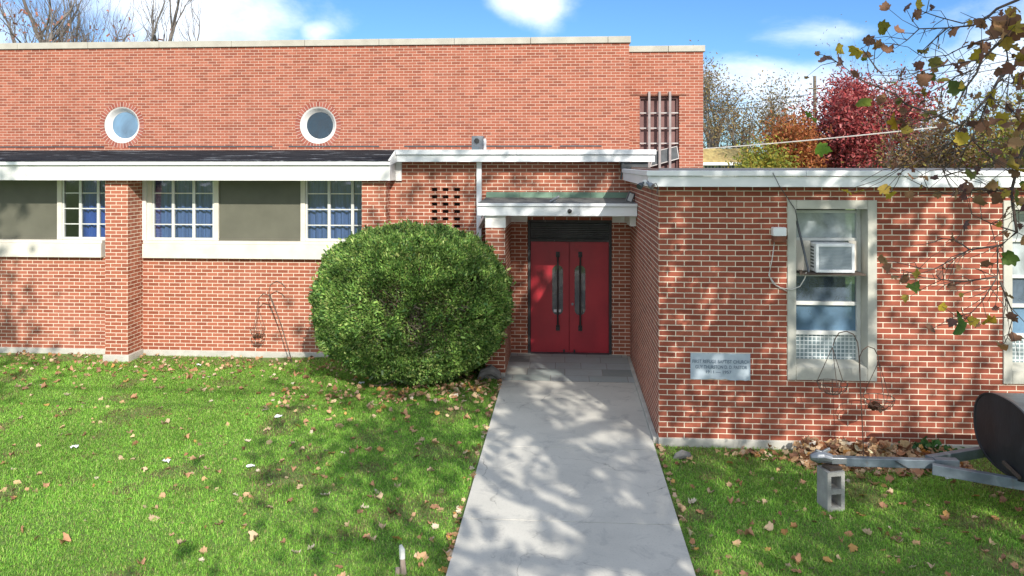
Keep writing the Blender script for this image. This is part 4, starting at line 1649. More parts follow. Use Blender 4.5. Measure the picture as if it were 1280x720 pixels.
# small bits near the tongue
m = MB()
c = at_z(1186, 596, -0.01)
m.box(c.x - 0.045, c.x + 0.045, c.y - 0.02, c.y + 0.02, -0.03, 0.05, rz=0.3, rx=-0.4)
o = m.build('reflector_tag', 'paper', None, bevel=0.004)
tag(o, 'small cream plastic tag lying under the trailer tongue', 'tag')
m = MB()
c = at_z(853, 572, -0.02)
for i in range(5):
    pass
rk_pts = []
m.tube([(c.x - 0.10, c.y, -0.05), (c.x - 0.06, c.y, -0.01), (c.x, c.y, 0.02), (c.x + 0.07, c.y + 0.01, 0.0), (c.x + 0.11, c.y, -0.05)], [0.02, 0.045, 0.055, 0.045, 0.015], 9)
o = m.build('field_stone', 'stone_dark', None)
tag(o, 'grey weathered field stone beside the walkway near the wing corner', 'stone')
m = MB()
c = at_z(613, 477, -0.03)
m.tube([(c.x - 0.22, c.y + .1, -0.08), (c.x - 0.13, c.y + .1, 0.08), (c.x, c.y + .1, 0.13), (c.x + 0.1, c.y + .1, 0.07), (c.x + 0.17, c.y + .1, -0.06)], [0.03, 0.07, 0.09, 0.07, 0.02], 9)
o = m.build('field_stone', 'stone_dark', None)
tag(o, 'rounded dark stone between the yew bush and the brick pillar', 'stone')


# ------------------------------------------------------------------ garden hooks with wire baskets
def arc(c, r, a0, a1, n=12, Y=0.0):
    return [Vector((c[0] + r * math.cos(a), Y, c[1] + r * math.sin(a))) for a in np.linspace(a0, a1, n)]


def wire_basket(name, label, top, ring_r, drop, depth, moss):
    """Hanging basket: three hanger wires, a rim, hoops and ribs of a wire bowl."""
    t = thing(name, label, 'hanging basket', top)
    h = MB()
    rim = Vector((top[0], top[1], top[2] - drop))
    for k_ in range(3):
        a = k_ * 2.094 + 0.5
        h.tube([top, rim + Vector((ring_r * math.cos(a), ring_r * math.sin(a), 0))], 0.004, 5)
    h.build('hanger_wire', 'rusty_wire', t)
    b = MB()
    for s_, dz in ((1.0, 0), (0.86, -0.45 * depth), (0.45, -0.9 * depth)):
        pts = [rim + Vector((ring_r * s_ * math.cos(a), ring_r * s_ * math.sin(a), dz)) for a in np.linspace(0, 2 * math.pi, 25)]
        b.tube(pts, 0.005 if s_ == 1.0 else 0.0035, 5, cap=False)
    for k_ in range(10):
        a = k_ * 0.6283
        b.tube([rim + Vector((ring_r * math.cos(a) * math.cos(q), ring_r * math.sin(a) * math.cos(q), -depth * math.sin(q))) for q in np.linspace(0, 1.5, 7)], 0.0035, 5)
    b.build('wire_bowl', 'rusty_wire', t)
    if moss:
        pos = np.array([rim + Vector((rng.normal() * ring_r * 0.33, rng.normal() * ring_r * 0.33, -depth + rng.uniform(0.0, 0.06))) for _ in range(26)])
        v, f, tn = scatter_leaves(pos, rng.uniform(0.06, 0.11, 26), OVAL, pick_tones(26, [(1, (0.16, 0.07, 0.035)), (1, (0.10, 0.05, 0.03))]), 0.5)
        np_mesh('dead_plant', v, f, 'leaf_dry', t, tn)
    return t


YH = 9.23
hk = thing('shepherd_hook', 'double arm garden hook with two baskets in front of the tall window', 'garden hook', at_Y(1080, 563, YH))
m = MB()
b0, b1 = at_Y(1080.5, 566, YH), at_Y(1073.5, 440, YH)
b0.z = -0.1
top1 = at_Y(1058, 414, YH)
path = [b0, b0.lerp(b1, 0.5), b1, at_Y(1072, 428, YH), at_Y(1067, 418, YH), top1, at_Y(1049, 416, YH), at_Y(1043.5, 424, YH), at_Y(1041.5, 432, YH)]
m.tube(path, 0.006, 7)
hook_a = m.build('pole', 'rusty_wire', hk)
m = MB()
m.tube([at_Y(1075, 470, YH), at_Y(1074.5, 446, YH), at_Y(1078, 438, YH), at_Y(1085, 433, YH), at_Y(1093, 436, YH), at_Y(1098, 446, YH), at_Y(1098.5, 452, YH)], 0.006, 7)
m.build('side_arm', 'rusty_wire', hk)
wire_basket('hanging_basket', 'empty wire hanging basket on the taller left hook arm by the window', at_Y(1040.5, 434, YH), 0.17, 0.42, 0.13, False)
wire_basket('hanging_basket', 'wire hanging basket holding dead leaves on the right hook arm', at_Y(1098.5, 452, YH), 0.17, 0.42, 0.14, True)

YH2 = 13.62
hk = thing('shepherd_hook', 'rusty leaning garden hook against the sunny brick wall left of the bush', 'garden hook', at_Y(366, 447, YH2))
m = MB()
b0 = at_Y(366, 449, YH2)
b0.z -= 0.1
m.tube([b0, at_Y(352, 408, YH2), at_Y(340.5, 376, YH2), at_Y(336, 366, YH2), at_Y(338, 356, YH2), at_Y(346, 351.5, YH2), at_Y(353, 355, YH2), at_Y(357, 360, YH2)], 0.009, 7)
m.build('pole', 'rusty_wire', hk)
m = MB()
m.tube([at_Y(346, 392, YH2), at_Y(340, 377, YH2), at_Y(336, 369, YH2), at_Y(329, 367, YH2), at_Y(323.5, 373, YH2), at_Y(322.3, 382, YH2)], 0.009, 7)
m.build('side_arm', 'rusty_wire', hk)
wire_basket('hanging_basket', 'rusty wire basket hanging from the leaning hook on the left lawn', at_Y(322.3, 383, YH2), 0.13, 0.42, 0.15, True)


# ------------------------------------------------------------------ trees
def grow(mb, tips, p, d, length, rad, level, r, spread=0.55, up=0.12, split=3, shrink=0.68, sides=7, minlevel=0, wig=0.16):
    """Recursive limb: a wandering tapered tube that forks; tips collects the ends of the finest twigs."""
    segs = 5 if level > 1 else 4
    pts, rads = [p.copy()], [rad]
    cur, dd = p.copy(), d.copy()
    for s in range(segs):
        dd = (dd + Vector(r.normal(size=3)) * wig + Vector((0, 0, up))).normalized()
        cur = cur + dd * (length / segs)
        pts.append(cur.copy())
        rads.append(rad * (1 - 0.42 * (s + 1) / segs) if level > minlevel else rad * (1 - 0.8 * (s + 1) / segs))
    mb.tube(pts, rads, max(3, sides if level > 2 else (5 if level > 1 else 4)), cap=False)
    if level <= minlevel:
        tips.append((pts[-1], dd))
        tips.append((pts[-2], dd))
        return
    for c in range(split + (1 if r.random() < 0.35 else 0)):
        k = len(pts) - 1 if c == 0 else int(r.integers(max(1, segs // 2 - 1), segs + 1))
        ax = Vector(r.normal(size=3)).cross(dd)
        ax = ax.normalized() if ax.length > 1e-6 else Vector((1, 0, 0))
        nd = (Matrix.Rotation(r.uniform(0.35, 1.0) * spread * (0.5 if c == 0 else 1.5), 3, ax) @ dd)
        grow(mb, tips, pts[k], nd.normalized(), length * shrink * r.uniform(0.75, 1.2), rads[k] * (0.8 if c == 0 else 0.55), level - 1, r, spread, up, split, shrink, sides, minlevel, wig)


def build_tree(name, label, cat, base, height, rad, palette, n_leaf, leaf_size, seed, lean=(0, 0, 1), levels=4, spread=0.55, outline=QUAD,
               group=None, bark='bark_far', jit=0.35, split=3, up=0.12, stems=1, trunk_frac=0.28, wig=0.16):
    r = np.random.default_rng(seed)
    t = thing(name, label, cat, base, group)
    mb, tips = MB(), []
    tk = MB()
    for s in range(stems):
        d0 = (Vector(lean) + (Vector((r.normal() * 0.35, r.normal() * 0.35, 0)) if stems > 1 else Vector((0, 0, 0)))).normalized()
        th = height * trunk_frac
        b = Vector(base) + Vector((r.normal() * 0.3, r.normal() * 0.3, 0)) * (1 if stems > 1 else 0)
        pts = [b + Vector((0, 0, -0.2)), b + d0 * th * 0.15, b + d0 * th * 0.5 + Vector((r.normal(), r.normal(), 0)) * 0.03 * th, b + d0 * th]
        tk.tube(pts, [rad * 1.5, rad * 1.1, rad * 0.95, rad * 0.85], 10)
        tot = sum(0.7 ** i for i in range(levels))
        l0 = (height - th) / tot * 1.05
        nb = split + 1
        for c in range(nb):
            a = 2 * math.pi * (c + r.uniform(-0.3, 0.3)) / nb
            tilt = spread * (0.25 if c == 0 else r.uniform(0.7, 1.3))
            dv = (d0 * math.cos(tilt) + Vector((math.cos(a), math.sin(a), 0)) * math.sin(tilt)).normalized()
            grow(mb, tips, pts[-1] - d0 * (0.0 if c < 2 else r.uniform(0, 0.3) * th), dv, l0 * r.uniform(0.85, 1.1), rad * (0.75 if c == 0 else 0.5), levels - 1, r, spread, up, split, 0.7, wig=wig)
    tk.build('trunk', bark, t, smooth_shade=True)
    mb.build('branches', bark, t, smooth_shade=True)
    if n_leaf:
        tp = np.array([q[0] for q in tips])
        idx = r.integers(0, len(tp), n_leaf)
        pos = tp[idx] + r.normal(size=(n_leaf, 3)) * jit
        v, f, tn = scatter_leaves(pos, leaf_size * r.uniform(0.6, 1.3, n_leaf), outline, pick_tones(n_leaf, palette, 0.3, r), 0.4, 0.35, r)
        np_mesh('foliage', v, f, 'leaf', t, tn)
    return t


def gpt(px, Y, z=-0.15):
    return (GX(px, Y), Y, z)


RED = [(4, (0.36, 0.065, 0.065)), (3, (0.24, 0.04, 0.045)), (2, (0.52, 0.18, 0.165)), (1, (0.12, 0.035, 0.035))]
ORANGE = [(4, (0.36, 0.12, 0.04)), (2, (0.26, 0.08, 0.03)), (1, (0.36, 0.2, 0.06))]
YELLOW = [(4, (0.30, 0.27, 0.04)), (3, (0.16, 0.2, 0.035)), (1, (0.36, 0.24, 0.05))]
RUSTY = [(3, (0.17, 0.10, 0.05)), (2, (0.26, 0.17, 0.06)), (1, (0.3, 0.24, 0.06)), (2, (0.11, 0.06, 0.04))]
TAN = [(3, (0.22, 0.15, 0.07)), (2, (0.28, 0.22, 0.09)), (1, (0.16, 0.09, 0.05))]

build_tree('maple_tree', 'crimson maple tree in full leaf rising behind the wing roof', 'tree', gpt(1090, 40), 7.9, 0.22, RED, 27000, 0.15, 3, levels=4, spread=0.75, jit=0.5)
build_tree('maple_tree', 'orange leaved tree left of the crimson maple behind the roof', 'tree', gpt(998, 35), 5.4, 0.16, ORANGE, 9500, 0.13, 5, levels=4, spread=0.32, jit=0.38)
build_tree('shrub_tree', 'yellow green small tree beside the house with the yellow roof', 'tree', gpt(958, 33), 4.45, 0.12, YELLOW, 12000, 0.12, 6, levels=4, spread=0.35, jit=0.35)
build_tree('bare_tree', 'nearly bare tree with tan leaves right beside the brick stair block', 'tree', gpt(893, 70), 12.6, 0.42, TAN, 4200, 0.17, 8, levels=5, spread=0.55, jit=0.5)
build_tree('bare_tree', 'thin grey leafless tree behind the utility pole', 'tree', gpt(965, 58), 9.6, 0.4, TAN, 2200, 0.17, 9, levels=5, spread=0.5, jit=0.6)
build_tree('bare_tree', 'hazy leafless tree between stair block and pole, farthest back', 'tree', gpt(925, 66), 9.8, 0.42, TAN, 2600, 0.18, 10, levels=5, spread=0.6, jit=0.6)
build_tree('bare_tree', 'leafless twiggy tree standing up behind the crimson maple', 'tree', gpt(1130, 50), 11.0, 0.22, RUSTY, 900, 0.12, 11, levels=5, spread=0.55, jit=0.6)
build_tree('thicket_tree', 'rusty brown thicket tree right of the crimson maple behind the roof', 'tree', gpt(1185, 30), 6.0, 0.15, RUSTY, 5200, 0.12, 12, levels=5, spread=0.7, jit=0.35, stems=2)
build_tree('thicket_tree', 'yellow flecked thicket tree at the right end of the wing roof', 'tree', gpt(1262, 27), 5.8, 0.14, RUSTY[:3] + YELLOW, 5000, 0.12, 13, levels=5, spread=0.7, jit=0.35, stems=2)
build_tree('thicket_tree', 'dark reddish bushy tree low behind the roof below the hanging branches', 'tree', gpt(1215, 36), 5.2, 0.15, RED[:2] + RUSTY, 9000, 0.13, 14, levels=4, spread=0.75, jit=0.45, stems=2)
build_tree('bare_tree', 'tall leafless tree behind the crimson maple at far right', 'tree', gpt(1255, 58), 12.0, 0.24, RUSTY, 900, 0.14, 15, levels=5, spread=0.6, jit=0.6)
build_tree('thicket_tree', 'olive brown bushy tree just off the right end of the view', 'tree', gpt(1340, 30), 6.5, 0.16, RUSTY + YELLOW, 5000, 0.14, 16, levels=5, spread=0.7, jit=0.4, stems=2)
# bare trees over the hall roof at the left
build_tree('bare_tree', 'bare many stemmed tree above the left end of the hall roof', 'tree', gpt(22, 33), 15.5, 0.36, [(1, (0.40, 0.15, 0.09))], 60, 0.16, 20, levels=6, spread=0.40, jit=0.2, stems=3, up=0.14, trunk_frac=0.45)
build_tree('bare_tree', 'bare tree with a few orange leaves leaning right above the hall roof', 'tree', gpt(58, 35), 13.0, 0.28, [(1, (0.42, 0.16, 0.10))], 500, 0.16, 21, levels=6, spread=0.60, jit=0.25, stems=2, up=0.08, lean=(0.02, 0, 1), trunk_frac=0.5)

# far wood that reads as one mass
n_w = 26000
wx = rng.uniform(-60, 130, n_w)
wy = rng.uniform(95, 120, n_w)
hgt = 4.6 + 1.6 * np.sin(wx * 0.21) + 1.2 * np.sin(wx * 0.53 + 1)
pos = np.stack([wx, wy, rng.uniform(0, 1, n_w) ** 0.8 * hgt], 1)
v, f, tn = scatter_leaves(pos, rng.uniform(0.5, 1.1, n_w), QUAD, pick_tones(n_w, [(3, (0.17, 0.12, 0.09)), (2, (0.13, 0.11, 0.07)), (1, (0.22, 0.13, 0.06))], 0.3), 0.3)
o = np_mesh('far_wood', v, f, 'leaf_dry', None, tn)
o['kind'] = 'stuff'
o['label'] = 'brown autumn wood low on the horizon behind the houses'

# house with a yellow roof beyond the wing
hs = thing('house', 'low white house with a yellowed shingle roof beyond the wing roof', 'house', gpt(905, 60))
YHs = 60
hx0, hx1 = GX(800, YHs), GX(928, YHs)
zg0, zg1, zrd = GZ(910, 214, YHs), GZ(910, 203.5, YHs), GZ(910, 185.5, YHs + 4)
m = MB()
m.box(hx0, hx1, YHs, YHs + 8, -0.2, zg1)
m.build('wall', 'house_white', hs)
m = MB()
e0, e1 = hx0 - 0.5, GX(946, YHs)
m.face([(e0, YHs - 0.7, zg1), (e1, YHs - 0.7, zg1), (GX(924, YHs + 4), YHs + 4, zrd), (e0, YHs + 4, zrd)])
m.face([(e1, YHs - 0.7, zg1), (e1, YHs + 8.7, zg1), (GX(924, YHs + 4), YHs + 4, zrd)])
m.build('roof', 'house_roof', hs)
m = MB()
m.box(e0, e1 + 0.05, YHs - 0.8, YHs - 0.71, zg1 - 0.18, zg1 + 0.03)
m.build('gutter', 'white_metal', hs)
for i in range(9):
    m = MB()
    a = GX(881 + i * 4.2, YHs)
    b = GX(884 + i * 4.2, YHs)
    m.box(a, b, YHs - 0.05, YHs - 0.01, GZ(900, 213, YHs), zg1 - 0.25)
    m.build('window', 'pane_dark', hs)
m = MB()
m.box(GX(925, YHs), GX(934, YHs), YHs - 0.3, YHs + 1, -0.2, zg1 - 0.1)
m.build('brick_end', 'house_brick', hs)

# utility poles and lines
up_ = thing('utility_pole', 'distant wooden utility pole above the orange tree', 'utility pole', gpt(1018.5, 62))
m = MB()
zt = GZ(1018.5, 95, 62)
x = GX(1018.5, 62)
m.tube([(x, 62, -0.3), (x, 62, zt)], [0.16, 0.12], 10)
m.build('pole', 'pole_wood', up_)
m = MB()
m.beam((x - 0.5, 61.85, zt - 1.0), (x + 0.5, 61.85, zt - 1.0), 0.1, 0.12)
m.build('crossarm', 'pole_wood', up_)


def sag(a, b, s, n=24):
    a, b = Vector(a), Vector(b)
    return [a.lerp(b, t) - Vector((0, 0, s * 4 * t * (1 - t))) for t in np.linspace(0, 1, n)]


for lab, a, b, s, rr, mt in (
        ('thick pale power cable crossing in front of the crimson maple', at_t(850, 188, 26), at_t(1420, 128, 20), 0.12, 0.018, 'cable_pale'),
        ('upper thin dark power line from pole towards the hanging branches', at_t(820, 140, 62), at_t(1330, 62, 40), 0.4, 0.022, 'cable_dark'),
        ('lower thin dark power line just under the upper one', at_t(820, 146, 62), at_t(1330, 70, 40), 0.4, 0.022, 'cable_dark'),
        ('faint thin wire low in front of the orange tree', at_t(850, 178, 50), at_t(1400, 140, 40), 0.2, 0.016, 'cable_dark')):
    m = MB()
    m.tube(sag(a, b, s), rr, 5)
    tag(m.build('power_line', mt), lab, 'power line')
for lab, y, z in (('street power line running past the lawn, upper of two', -0.7, 8.0), ('street power line running past the lawn, lower of two', -0.7, 7.52)):
    m = MB()
    m.tube(sag((-40, y, z + 0.5), (40, y, z + 0.5), 0.5), 0.028 if z > 7.8 else 0.018, 6)
    tag(m.build('power_line', 'cable_dark'), lab, 'power line')
for lab, x in (('wooden street pole far left of the lawn', -40), ('wooden street pole far right of the lawn', 40)):
    t = thing('utility_pole', lab, 'utility pole', (x, -0.5, -0.1))
    m = MB()
    m.tube([(x, -0.5, -0.3), (x, -0.5, 9.5)], [0.17, 0.12], 10)
    m.build('pole', 'pole_wood', t)
    m = MB()
    m.beam((x, -1.2, 8.6), (x, 0.3, 8.6), 0.1, 0.12)
    m.build('crossarm', 'pole_wood', t)

# ------------------------------------------------------------------ the sycamore beside the camera: its branches hang into the view
SYC = [(3, (0.24, 0.12, 0.075)), (3, (0.33, 0.19, 0.09)), (2, (0.40, 0.29, 0.05)), (0.5, (0.15, 0.19, 0.04)), (1, (0.15, 0.075, 0.065))]


def sycamore():
    r = np.random.default_rng(42)
    base = Vector((3.35, -0.35, -0.06))
    t = thing('sycamore_tree', 'big sycamore with brown and yellow leaves whose branches hang in at upper right', 'tree', base)
    tk = MB()
    tpts = [base + Vector((0, 0, -0.3)), base + Vector((0.02, 0.0, 0.5)), base + Vector((0.1, 0.05, 2.5)), base + Vector((0.25, 0.05, 4.6)), base + Vector((0.42, 0.0, 6.6)), base + Vector((0.55, -0.1, 8.4))]
    tk.tube(tpts, [0.36, 0.25, 0.21, 0.19, 0.15, 0.11], 14)
    tk.build('trunk', 'bark', t, smooth_shade=True)
    mb, tips = MB(), []
    # crown limbs
    limbs = [(3, (-0.6, 0.35, 0.7), 1.9), (3, (0.9, 0.3, 0.5), 2.6), (3, (0.2, -0.9, 0.5), 2.3), (4, (-0.6, -0.4, 0.8), 2.4), (4, (0.7, -0.2, 0.7), 2.5), (4, (-0.2, 0.85, 0.6), 2.2),
             (5, (0.1, 0.1, 1.0), 2.4), (5, (-0.5, 0.2, 0.8), 2.0), (5, (0.6, 0.5, 0.7), 2.2), (4, (0.95, 0.1, 0.3), 2.6), (3, (-0.75, -0.35, 0.5), 2.0), (3, (-0.5, 0.1, 0.35), 1.5), (4, (0.8, 0.0, 0.6), 2.4), (5, (0.7, -0.1, 0.5), 2.3)]
    for k_, d, L in limbs:
        grow(mb, tips, tpts[k_].copy(), Vector(d).normalized(), L, 0.085, 3, r, 0.62, 0.04, 3, 0.72, wig=0.2)
    nleaf = 4600
    tp = np.array([q[0] for q in tips])
    keep = []
    wt = 1.0 + 1.8 * ((tp[:, 0] > 4.4) & (tp[:, 2] > 5.5)) - 0.3 * (tp[:, 0] < 1.0)
    pos = tp[r.choice(len(tp), nleaf, p=wt / wt.sum())] + r.normal(size=(nleaf, 3)) * 0.22
    # limbs that reach into the view, traced as they hang
    view_leaf = []

    def limb(pix, rads, n=6):
        pts = [q if isinstance(q, Vector) else at_t(*q) for q in pix]
        mb.tube(pts, rads, n, cap=False)
        return pts

    def taper(a, b, n):
        return list(np.linspace(a, b, n))
    l1 = limb([tpts[3], Vector((4.2, 2.2, 5.3)), Vector((4.1, 4.4, 5.1)), (1300, 22, 6.1), (1256, 46, 6.0), (1227, 74, 5.9), (1221, 91, 5.85), (1207, 110, 5.8), (1194, 135, 5.75), (1178, 148, 5.7)],
              [0.06, 0.04, 0.024, 0.013, 0.010, 0.009, 0.008, 0.007, 0.005, 0.003], 8)
    l2 = limb([tpts[3], Vector((4.6, 2.0, 5.0)), Vector((4.4, 4.4, 4.2)), (1296, 150, 6.2), (1275, 196, 6.2), (1264, 240, 6.15), (1271, 290, 6.1), (1251, 307, 6.1), (1212, 312, 6.1), (1169, 336, 6.05), (1146, 336, 6.0)],
              [0.06, 0.04, 0.024, 0.015, 0.013, 0.012, 0.011, 0.009, 0.006, 0.004, 0.002], 8)
    l3 = limb([Vector((4.1, 4.4, 5.1)), (1310, -20, 6.4), (1272, 0, 6.3), (1246, 11, 6.3), (1234, 22, 6.3), (1215, 32, 6.25), (1184, 35, 6.2), (1149, 36, 6.2), (1134, 50, 6.2), (1124, 57, 6.2)],
              [0.03, 0.015, 0.012, 0.011, 0.010, 0.008, 0.006, 0.005, 0.004, 0.002], 7)
    l4 = limb([Vector((4.3, 4.4, 4.9)), (1330, 50, 6.2), (1290, 70, 6.0), (1262, 86, 5.9), (1249, 98, 5.8), (1238, 118, 5.7), (1218, 140, 5.6), (1201, 157, 5.6), (1160, 140, 5.9), (1133, 131, 6.0), (1118, 117, 6.1), (1085, 104, 6.2), (1069, 95, 6.2), (1052, 81, 6.2), (1031, 70, 6.2)],
              [0.03, 0.014, 0.013, 0.012, 0.011, 0.010, 0.009, 0.008, 0.008, 0.007, 0.006, 0.005, 0.004, 0.003, 0.002], 7)
    subs = [[(1234, 22, 6.3), (1203, 29, 6.4), (1176, 22, 6.5), (1155, 15, 6.5), (1146, 10, 6.5)], [(1256, 46, 6.0), (1227, 51, 6.1), (1201, 60, 6.2), (1184, 69, 6.2), (1157, 72, 6.3), (1148, 68, 6.3)],
            [(1215, 88, 5.85), (1196, 95, 5.9), (1176, 109, 6.0), (1155, 118, 6.1)], [(1098, 89, 6.1), (1088, 75, 6.1), (1077, 60, 6.1)], [(1184, 35, 6.2), (1165, 52, 6.2), (1150, 66, 6.2)],
            [(1247, 307, 6.1), (1247, 346, 6.0), (1228, 376, 5.9), (1208, 398, 5.85)], [(1247, 346, 6.0), (1204, 352, 6.0), (1154, 347, 6.1), (1130, 338, 6.1)], [(1250, 352, 6.0), (1267, 394, 6.0), (1259, 422, 6.0)],
            [(1212, 312, 6.1), (1195, 300, 6.2), (1172, 297, 6.2)], [(1264, 240, 6.15), (1225, 236, 6.2), (1190, 244, 6.3), (1150, 232, 6.3)], [(1275, 196, 6.2), (1240, 205, 6.1), (1200, 214, 6.2), (1170, 222, 6.2)],
            [(1227, 74, 5.9), (1180, 82, 5.9), (1140, 92, 6.0), (1110, 95, 6.0)], [(1194, 135, 5.75), (1160, 150, 5.8), (1130, 150, 5.9)], [(1256, 46, 6.0), (1262, 90, 6.0), (1258, 130, 6.0)],
            [(1271, 290, 6.1), (1240, 280, 6.1), (1215, 268, 6.1)], [(1238, 118, 5.7), (1215, 175, 5.8), (1195, 200, 5.9), (1178, 212, 5.9)], [(1206, 150, 5.7), (1190, 178, 5.9), (1160, 196, 6.0), (1130, 208, 6.0)]]
    allp = [l1[4:], l2[4:], l3[3:], l4[4:]]
    for s_ in subs:
        allp.append(limb(s_, taper(0.007, 0.0025, len(s_)), 5))
    # fine side twigs
    for pl_ in allp:
        for a, b in zip(pl_, pl_[1:]):
            L = (b - a).length
            for _ in range(max(1, int(L * 19))):
                p = a.lerp(b, r.random())
                d = ((b - a).normalized() + Vector(r.normal(size=3)) * 0.9).normalized()
                ln_ = r.uniform(0.05, 0.36)
                q = p + d * ln_ * 0.5 + Vector(r.normal(size=3)) * 0.015
                e = p + d * ln_ + Vector((0, 0, -0.03))
                mb.tube([p, q, e], [0.0035, 0.0028, 0.0018], 4, cap=False)
                if r.random() < 0.42:
                    view_leaf.append((e, r.uniform(0.04, 0.10), None))
    # single leaves that read clearly
    G_, Y_, B_, K_ = (0.10, 0.17, 0.03), (0.46, 0.35, 0.04), (0.30, 0.155, 0.09), (0.17, 0.10, 0.09)
    for px, py, t_, s_, c_ in [(1197, 404, 5.85, 0.19, (0.10, 0.20, 0.04)), (1143, 357, 6.0, 0.11, G_), (1106, 34, 6.2, 0.13, (0.24, 0.22, 0.03)), (1107, 8, 6.3, 0.09, B_), (1131, 8, 6.3, 0.09, K_),
                               (1148, 6, 6.4, 0.09, Y_), (1147, 17, 6.4, 0.10, B_), (1166, 9, 6.4, 0.06, K_), (1125, 38, 6.2, 0.10, B_), (1051, 62, 6.2, 0.10, (0.30, 0.24, 0.03)), (1070, 62, 6.1, 0.13, Y_),
                               (1085, 51, 6.1, 0.11, B_), (1105, 63, 6.1, 0.10, B_), (1113, 58, 6.1, 0.09, B_), (1033, 74, 6.2, 0.12, K_), (1048, 77, 6.2, 0.11, K_), (1188, 38, 6.2, 0.10, B_), (1155, 62, 6.2, 0.10, (0.2, 0.17, 0.04)),
                               (1168, 80, 6.0, 0.11, (0.2, 0.18, 0.04)), (1179, 80, 6.0, 0.09, B_), (1203, 80, 5.9, 0.10, B_), (1219, 70, 5.9, 0.12, Y_), (1156, 98, 6.0, 0.13, B_), (1193, 107, 5.8, 0.13, (0.12, 0.17, 0.05)),
                               (1246, 36, 6.0, 0.16, B_), (1257, 30, 5.9, 0.2, B_), (1268, 40, 5.9, 0.2, (0.28, 0.13, 0.07)), (1270, 98, 5.9, 0.12, Y_), (1258, 55, 5.9, 0.11, (0.36, 0.24, 0.04)), (1145, 116, 6.1, 0.13, (0.24, 0.2, 0.08)),
                               (1077, 128, 5.6, 0.12, (0.16, 0.20, 0.02)), (1016, 146, 5.6, 0.12, (0.14, 0.22, 0.03)), (1030, 185, 5.6, 0.12, (0.13, 0.24, 0.02)), (1120, 151, 5.9, 0.14, (0.42, 0.26, 0.02)), (1201, 172, 5.7, 0.11, Y_),
                               (1184, 149, 5.8, 0.13, (0.34, 0.2, 0.07)), (1163, 141, 5.8, 0.12, (0.2, 0.17, 0.04)), (1265, 210, 5.6, 0.17, (0.24, 0.18, 0.02)), (1272, 175, 5.7, 0.17, (0.28, 0.2, 0.03)), (1243, 125, 5.7, 0.14, Y_),
                               (1240, 235, 6.0, 0.12, Y_), (1210, 238, 6.0, 0.12, B_), (1112, 243, 6.2, 0.10, Y_), (1060, 237, 6.2, 0.09, (0.4, 0.3, 0.03)), (1075, 239, 6.2, 0.09, Y_), (1113, 334, 6.1, 0.09, B_), (1128, 345, 6.1, 0.11, B_),
                               (1178, 383, 5.9, 0.08, Y_), (1217, 401, 5.9, 0.09, Y_), (1236, 403, 5.9, 0.11, (0.4, 0.26, 0.03)), (1260, 324, 6.0, 0.13, G_), (1268, 424, 6.0, 0.10, B_), (1252, 430, 6.0, 0.10, (0.4, 0.2, 0.08)),
                               (1255, 148, 5.9, 0.12, Y_), (1230, 60, 5.9, 0.11, B_), (1276, 70, 5.9, 0.16, B_), (1234, 330, 6.0, 0.10, B_), (1192, 296, 6.2, 0.09, B_), (1204, 282, 6.2, 0.10, K_), (1258, 265, 6.0, 0.12, B_)]:
        view_leaf.append((at_t(px, py, t_), s_, c_))
    for _ in range(75):
        view_leaf.append((at_t(1283 - abs(r.normal()) * 42, r.uniform(8, 262), r.uniform(5.5, 6.3)), r.uniform(0.05, 0.12), tuple(pick_tones(1, SYC, 0.2, r)[0])))
    vp = np.array([q[0] for q in view_leaf])
    vs = np.array([q[1] for q in view_leaf])
    vc = pick_tones(len(vp), SYC, 0.25, r)
    for i, q in enumerate(view_leaf):
        if q[2] is not None:
            vc[i] = q[2]
    # every clear leaf hangs from a short stalk
    for q in view_leaf:
        if q[2] is not None:
            p0 = q[0]
            best = min((a for pl_ in allp for a in pl_), key=lambda a: (a - p0).length)
            mid = p0.lerp(best, 0.5) + Vector((0, 0, -0.02))
            if (best - p0).length < 0.6:
                mb.tube([p0, mid, best], [0.002, 0.0025, 0.003], 4, cap=False)
    mb.build('branches', 'twig', t, smooth_shade=True)
    # keep crown leaves that fall inside the picture out of the near view
    d = pos - np.array([0, 0, H])
    depth = d[:, 0] * (-ST) + d[:, 1] * CT
    u = (d[:, 0] * CT + d[:, 1] * ST) / np.maximum(depth, 0.01)
    vv = d[:, 2] / np.maximum(depth, 0.01)
    vis = (depth > 0.2) & (np.abs(u) < 0.70) & (vv > -0.56) & (vv < 0.24)
    pos = pos[~vis]
    c1 = pick_tones(len(pos), SYC, 0.25, r)
    v1, f1, t1 = scatter_leaves(pos, r.uniform(0.10, 0.22, len(pos)), MAPLE, c1, 0.3, 0.4, r)
    # in view: hanging, curled leaves
    fr_ = rand_frames(len(vp), 0.0, r)
    v2, f2, t2 = scatter_leaves(vp, vs, MAPLE, vc, 0.0, 0.55, r)
    np_mesh('foliage', np.concatenate([v1, v2]), [np.concatenate([f1[0], f2[0] + len(v1)])], 'leaf', t, np.concatenate([t1, t2]))


sycamore()
# a second street tree out of view at the left; only its shadow reaches the wall
build_tree('street_tree', 'thin leaved street tree standing left of the lawn beyond the view', 'tree', (-5.4, 0.6, -0.1), 11.5, 0.2, SYC, 900, 0.26, 31, levels=4, spread=0.5, outline=OVAL, bark='bark', jit=0.25, trunk_frac=0.5)


build_tree('street_tree', 'broad street tree standing right of the camera beyond the view', 'tree', (7.5, -2.8, -0.1), 9.6, 0.2, SYC, 2100, 0.20, 33, levels=4, spread=0.6, outline=OVAL, bark='bark', jit=0.3, trunk_frac=0.36)


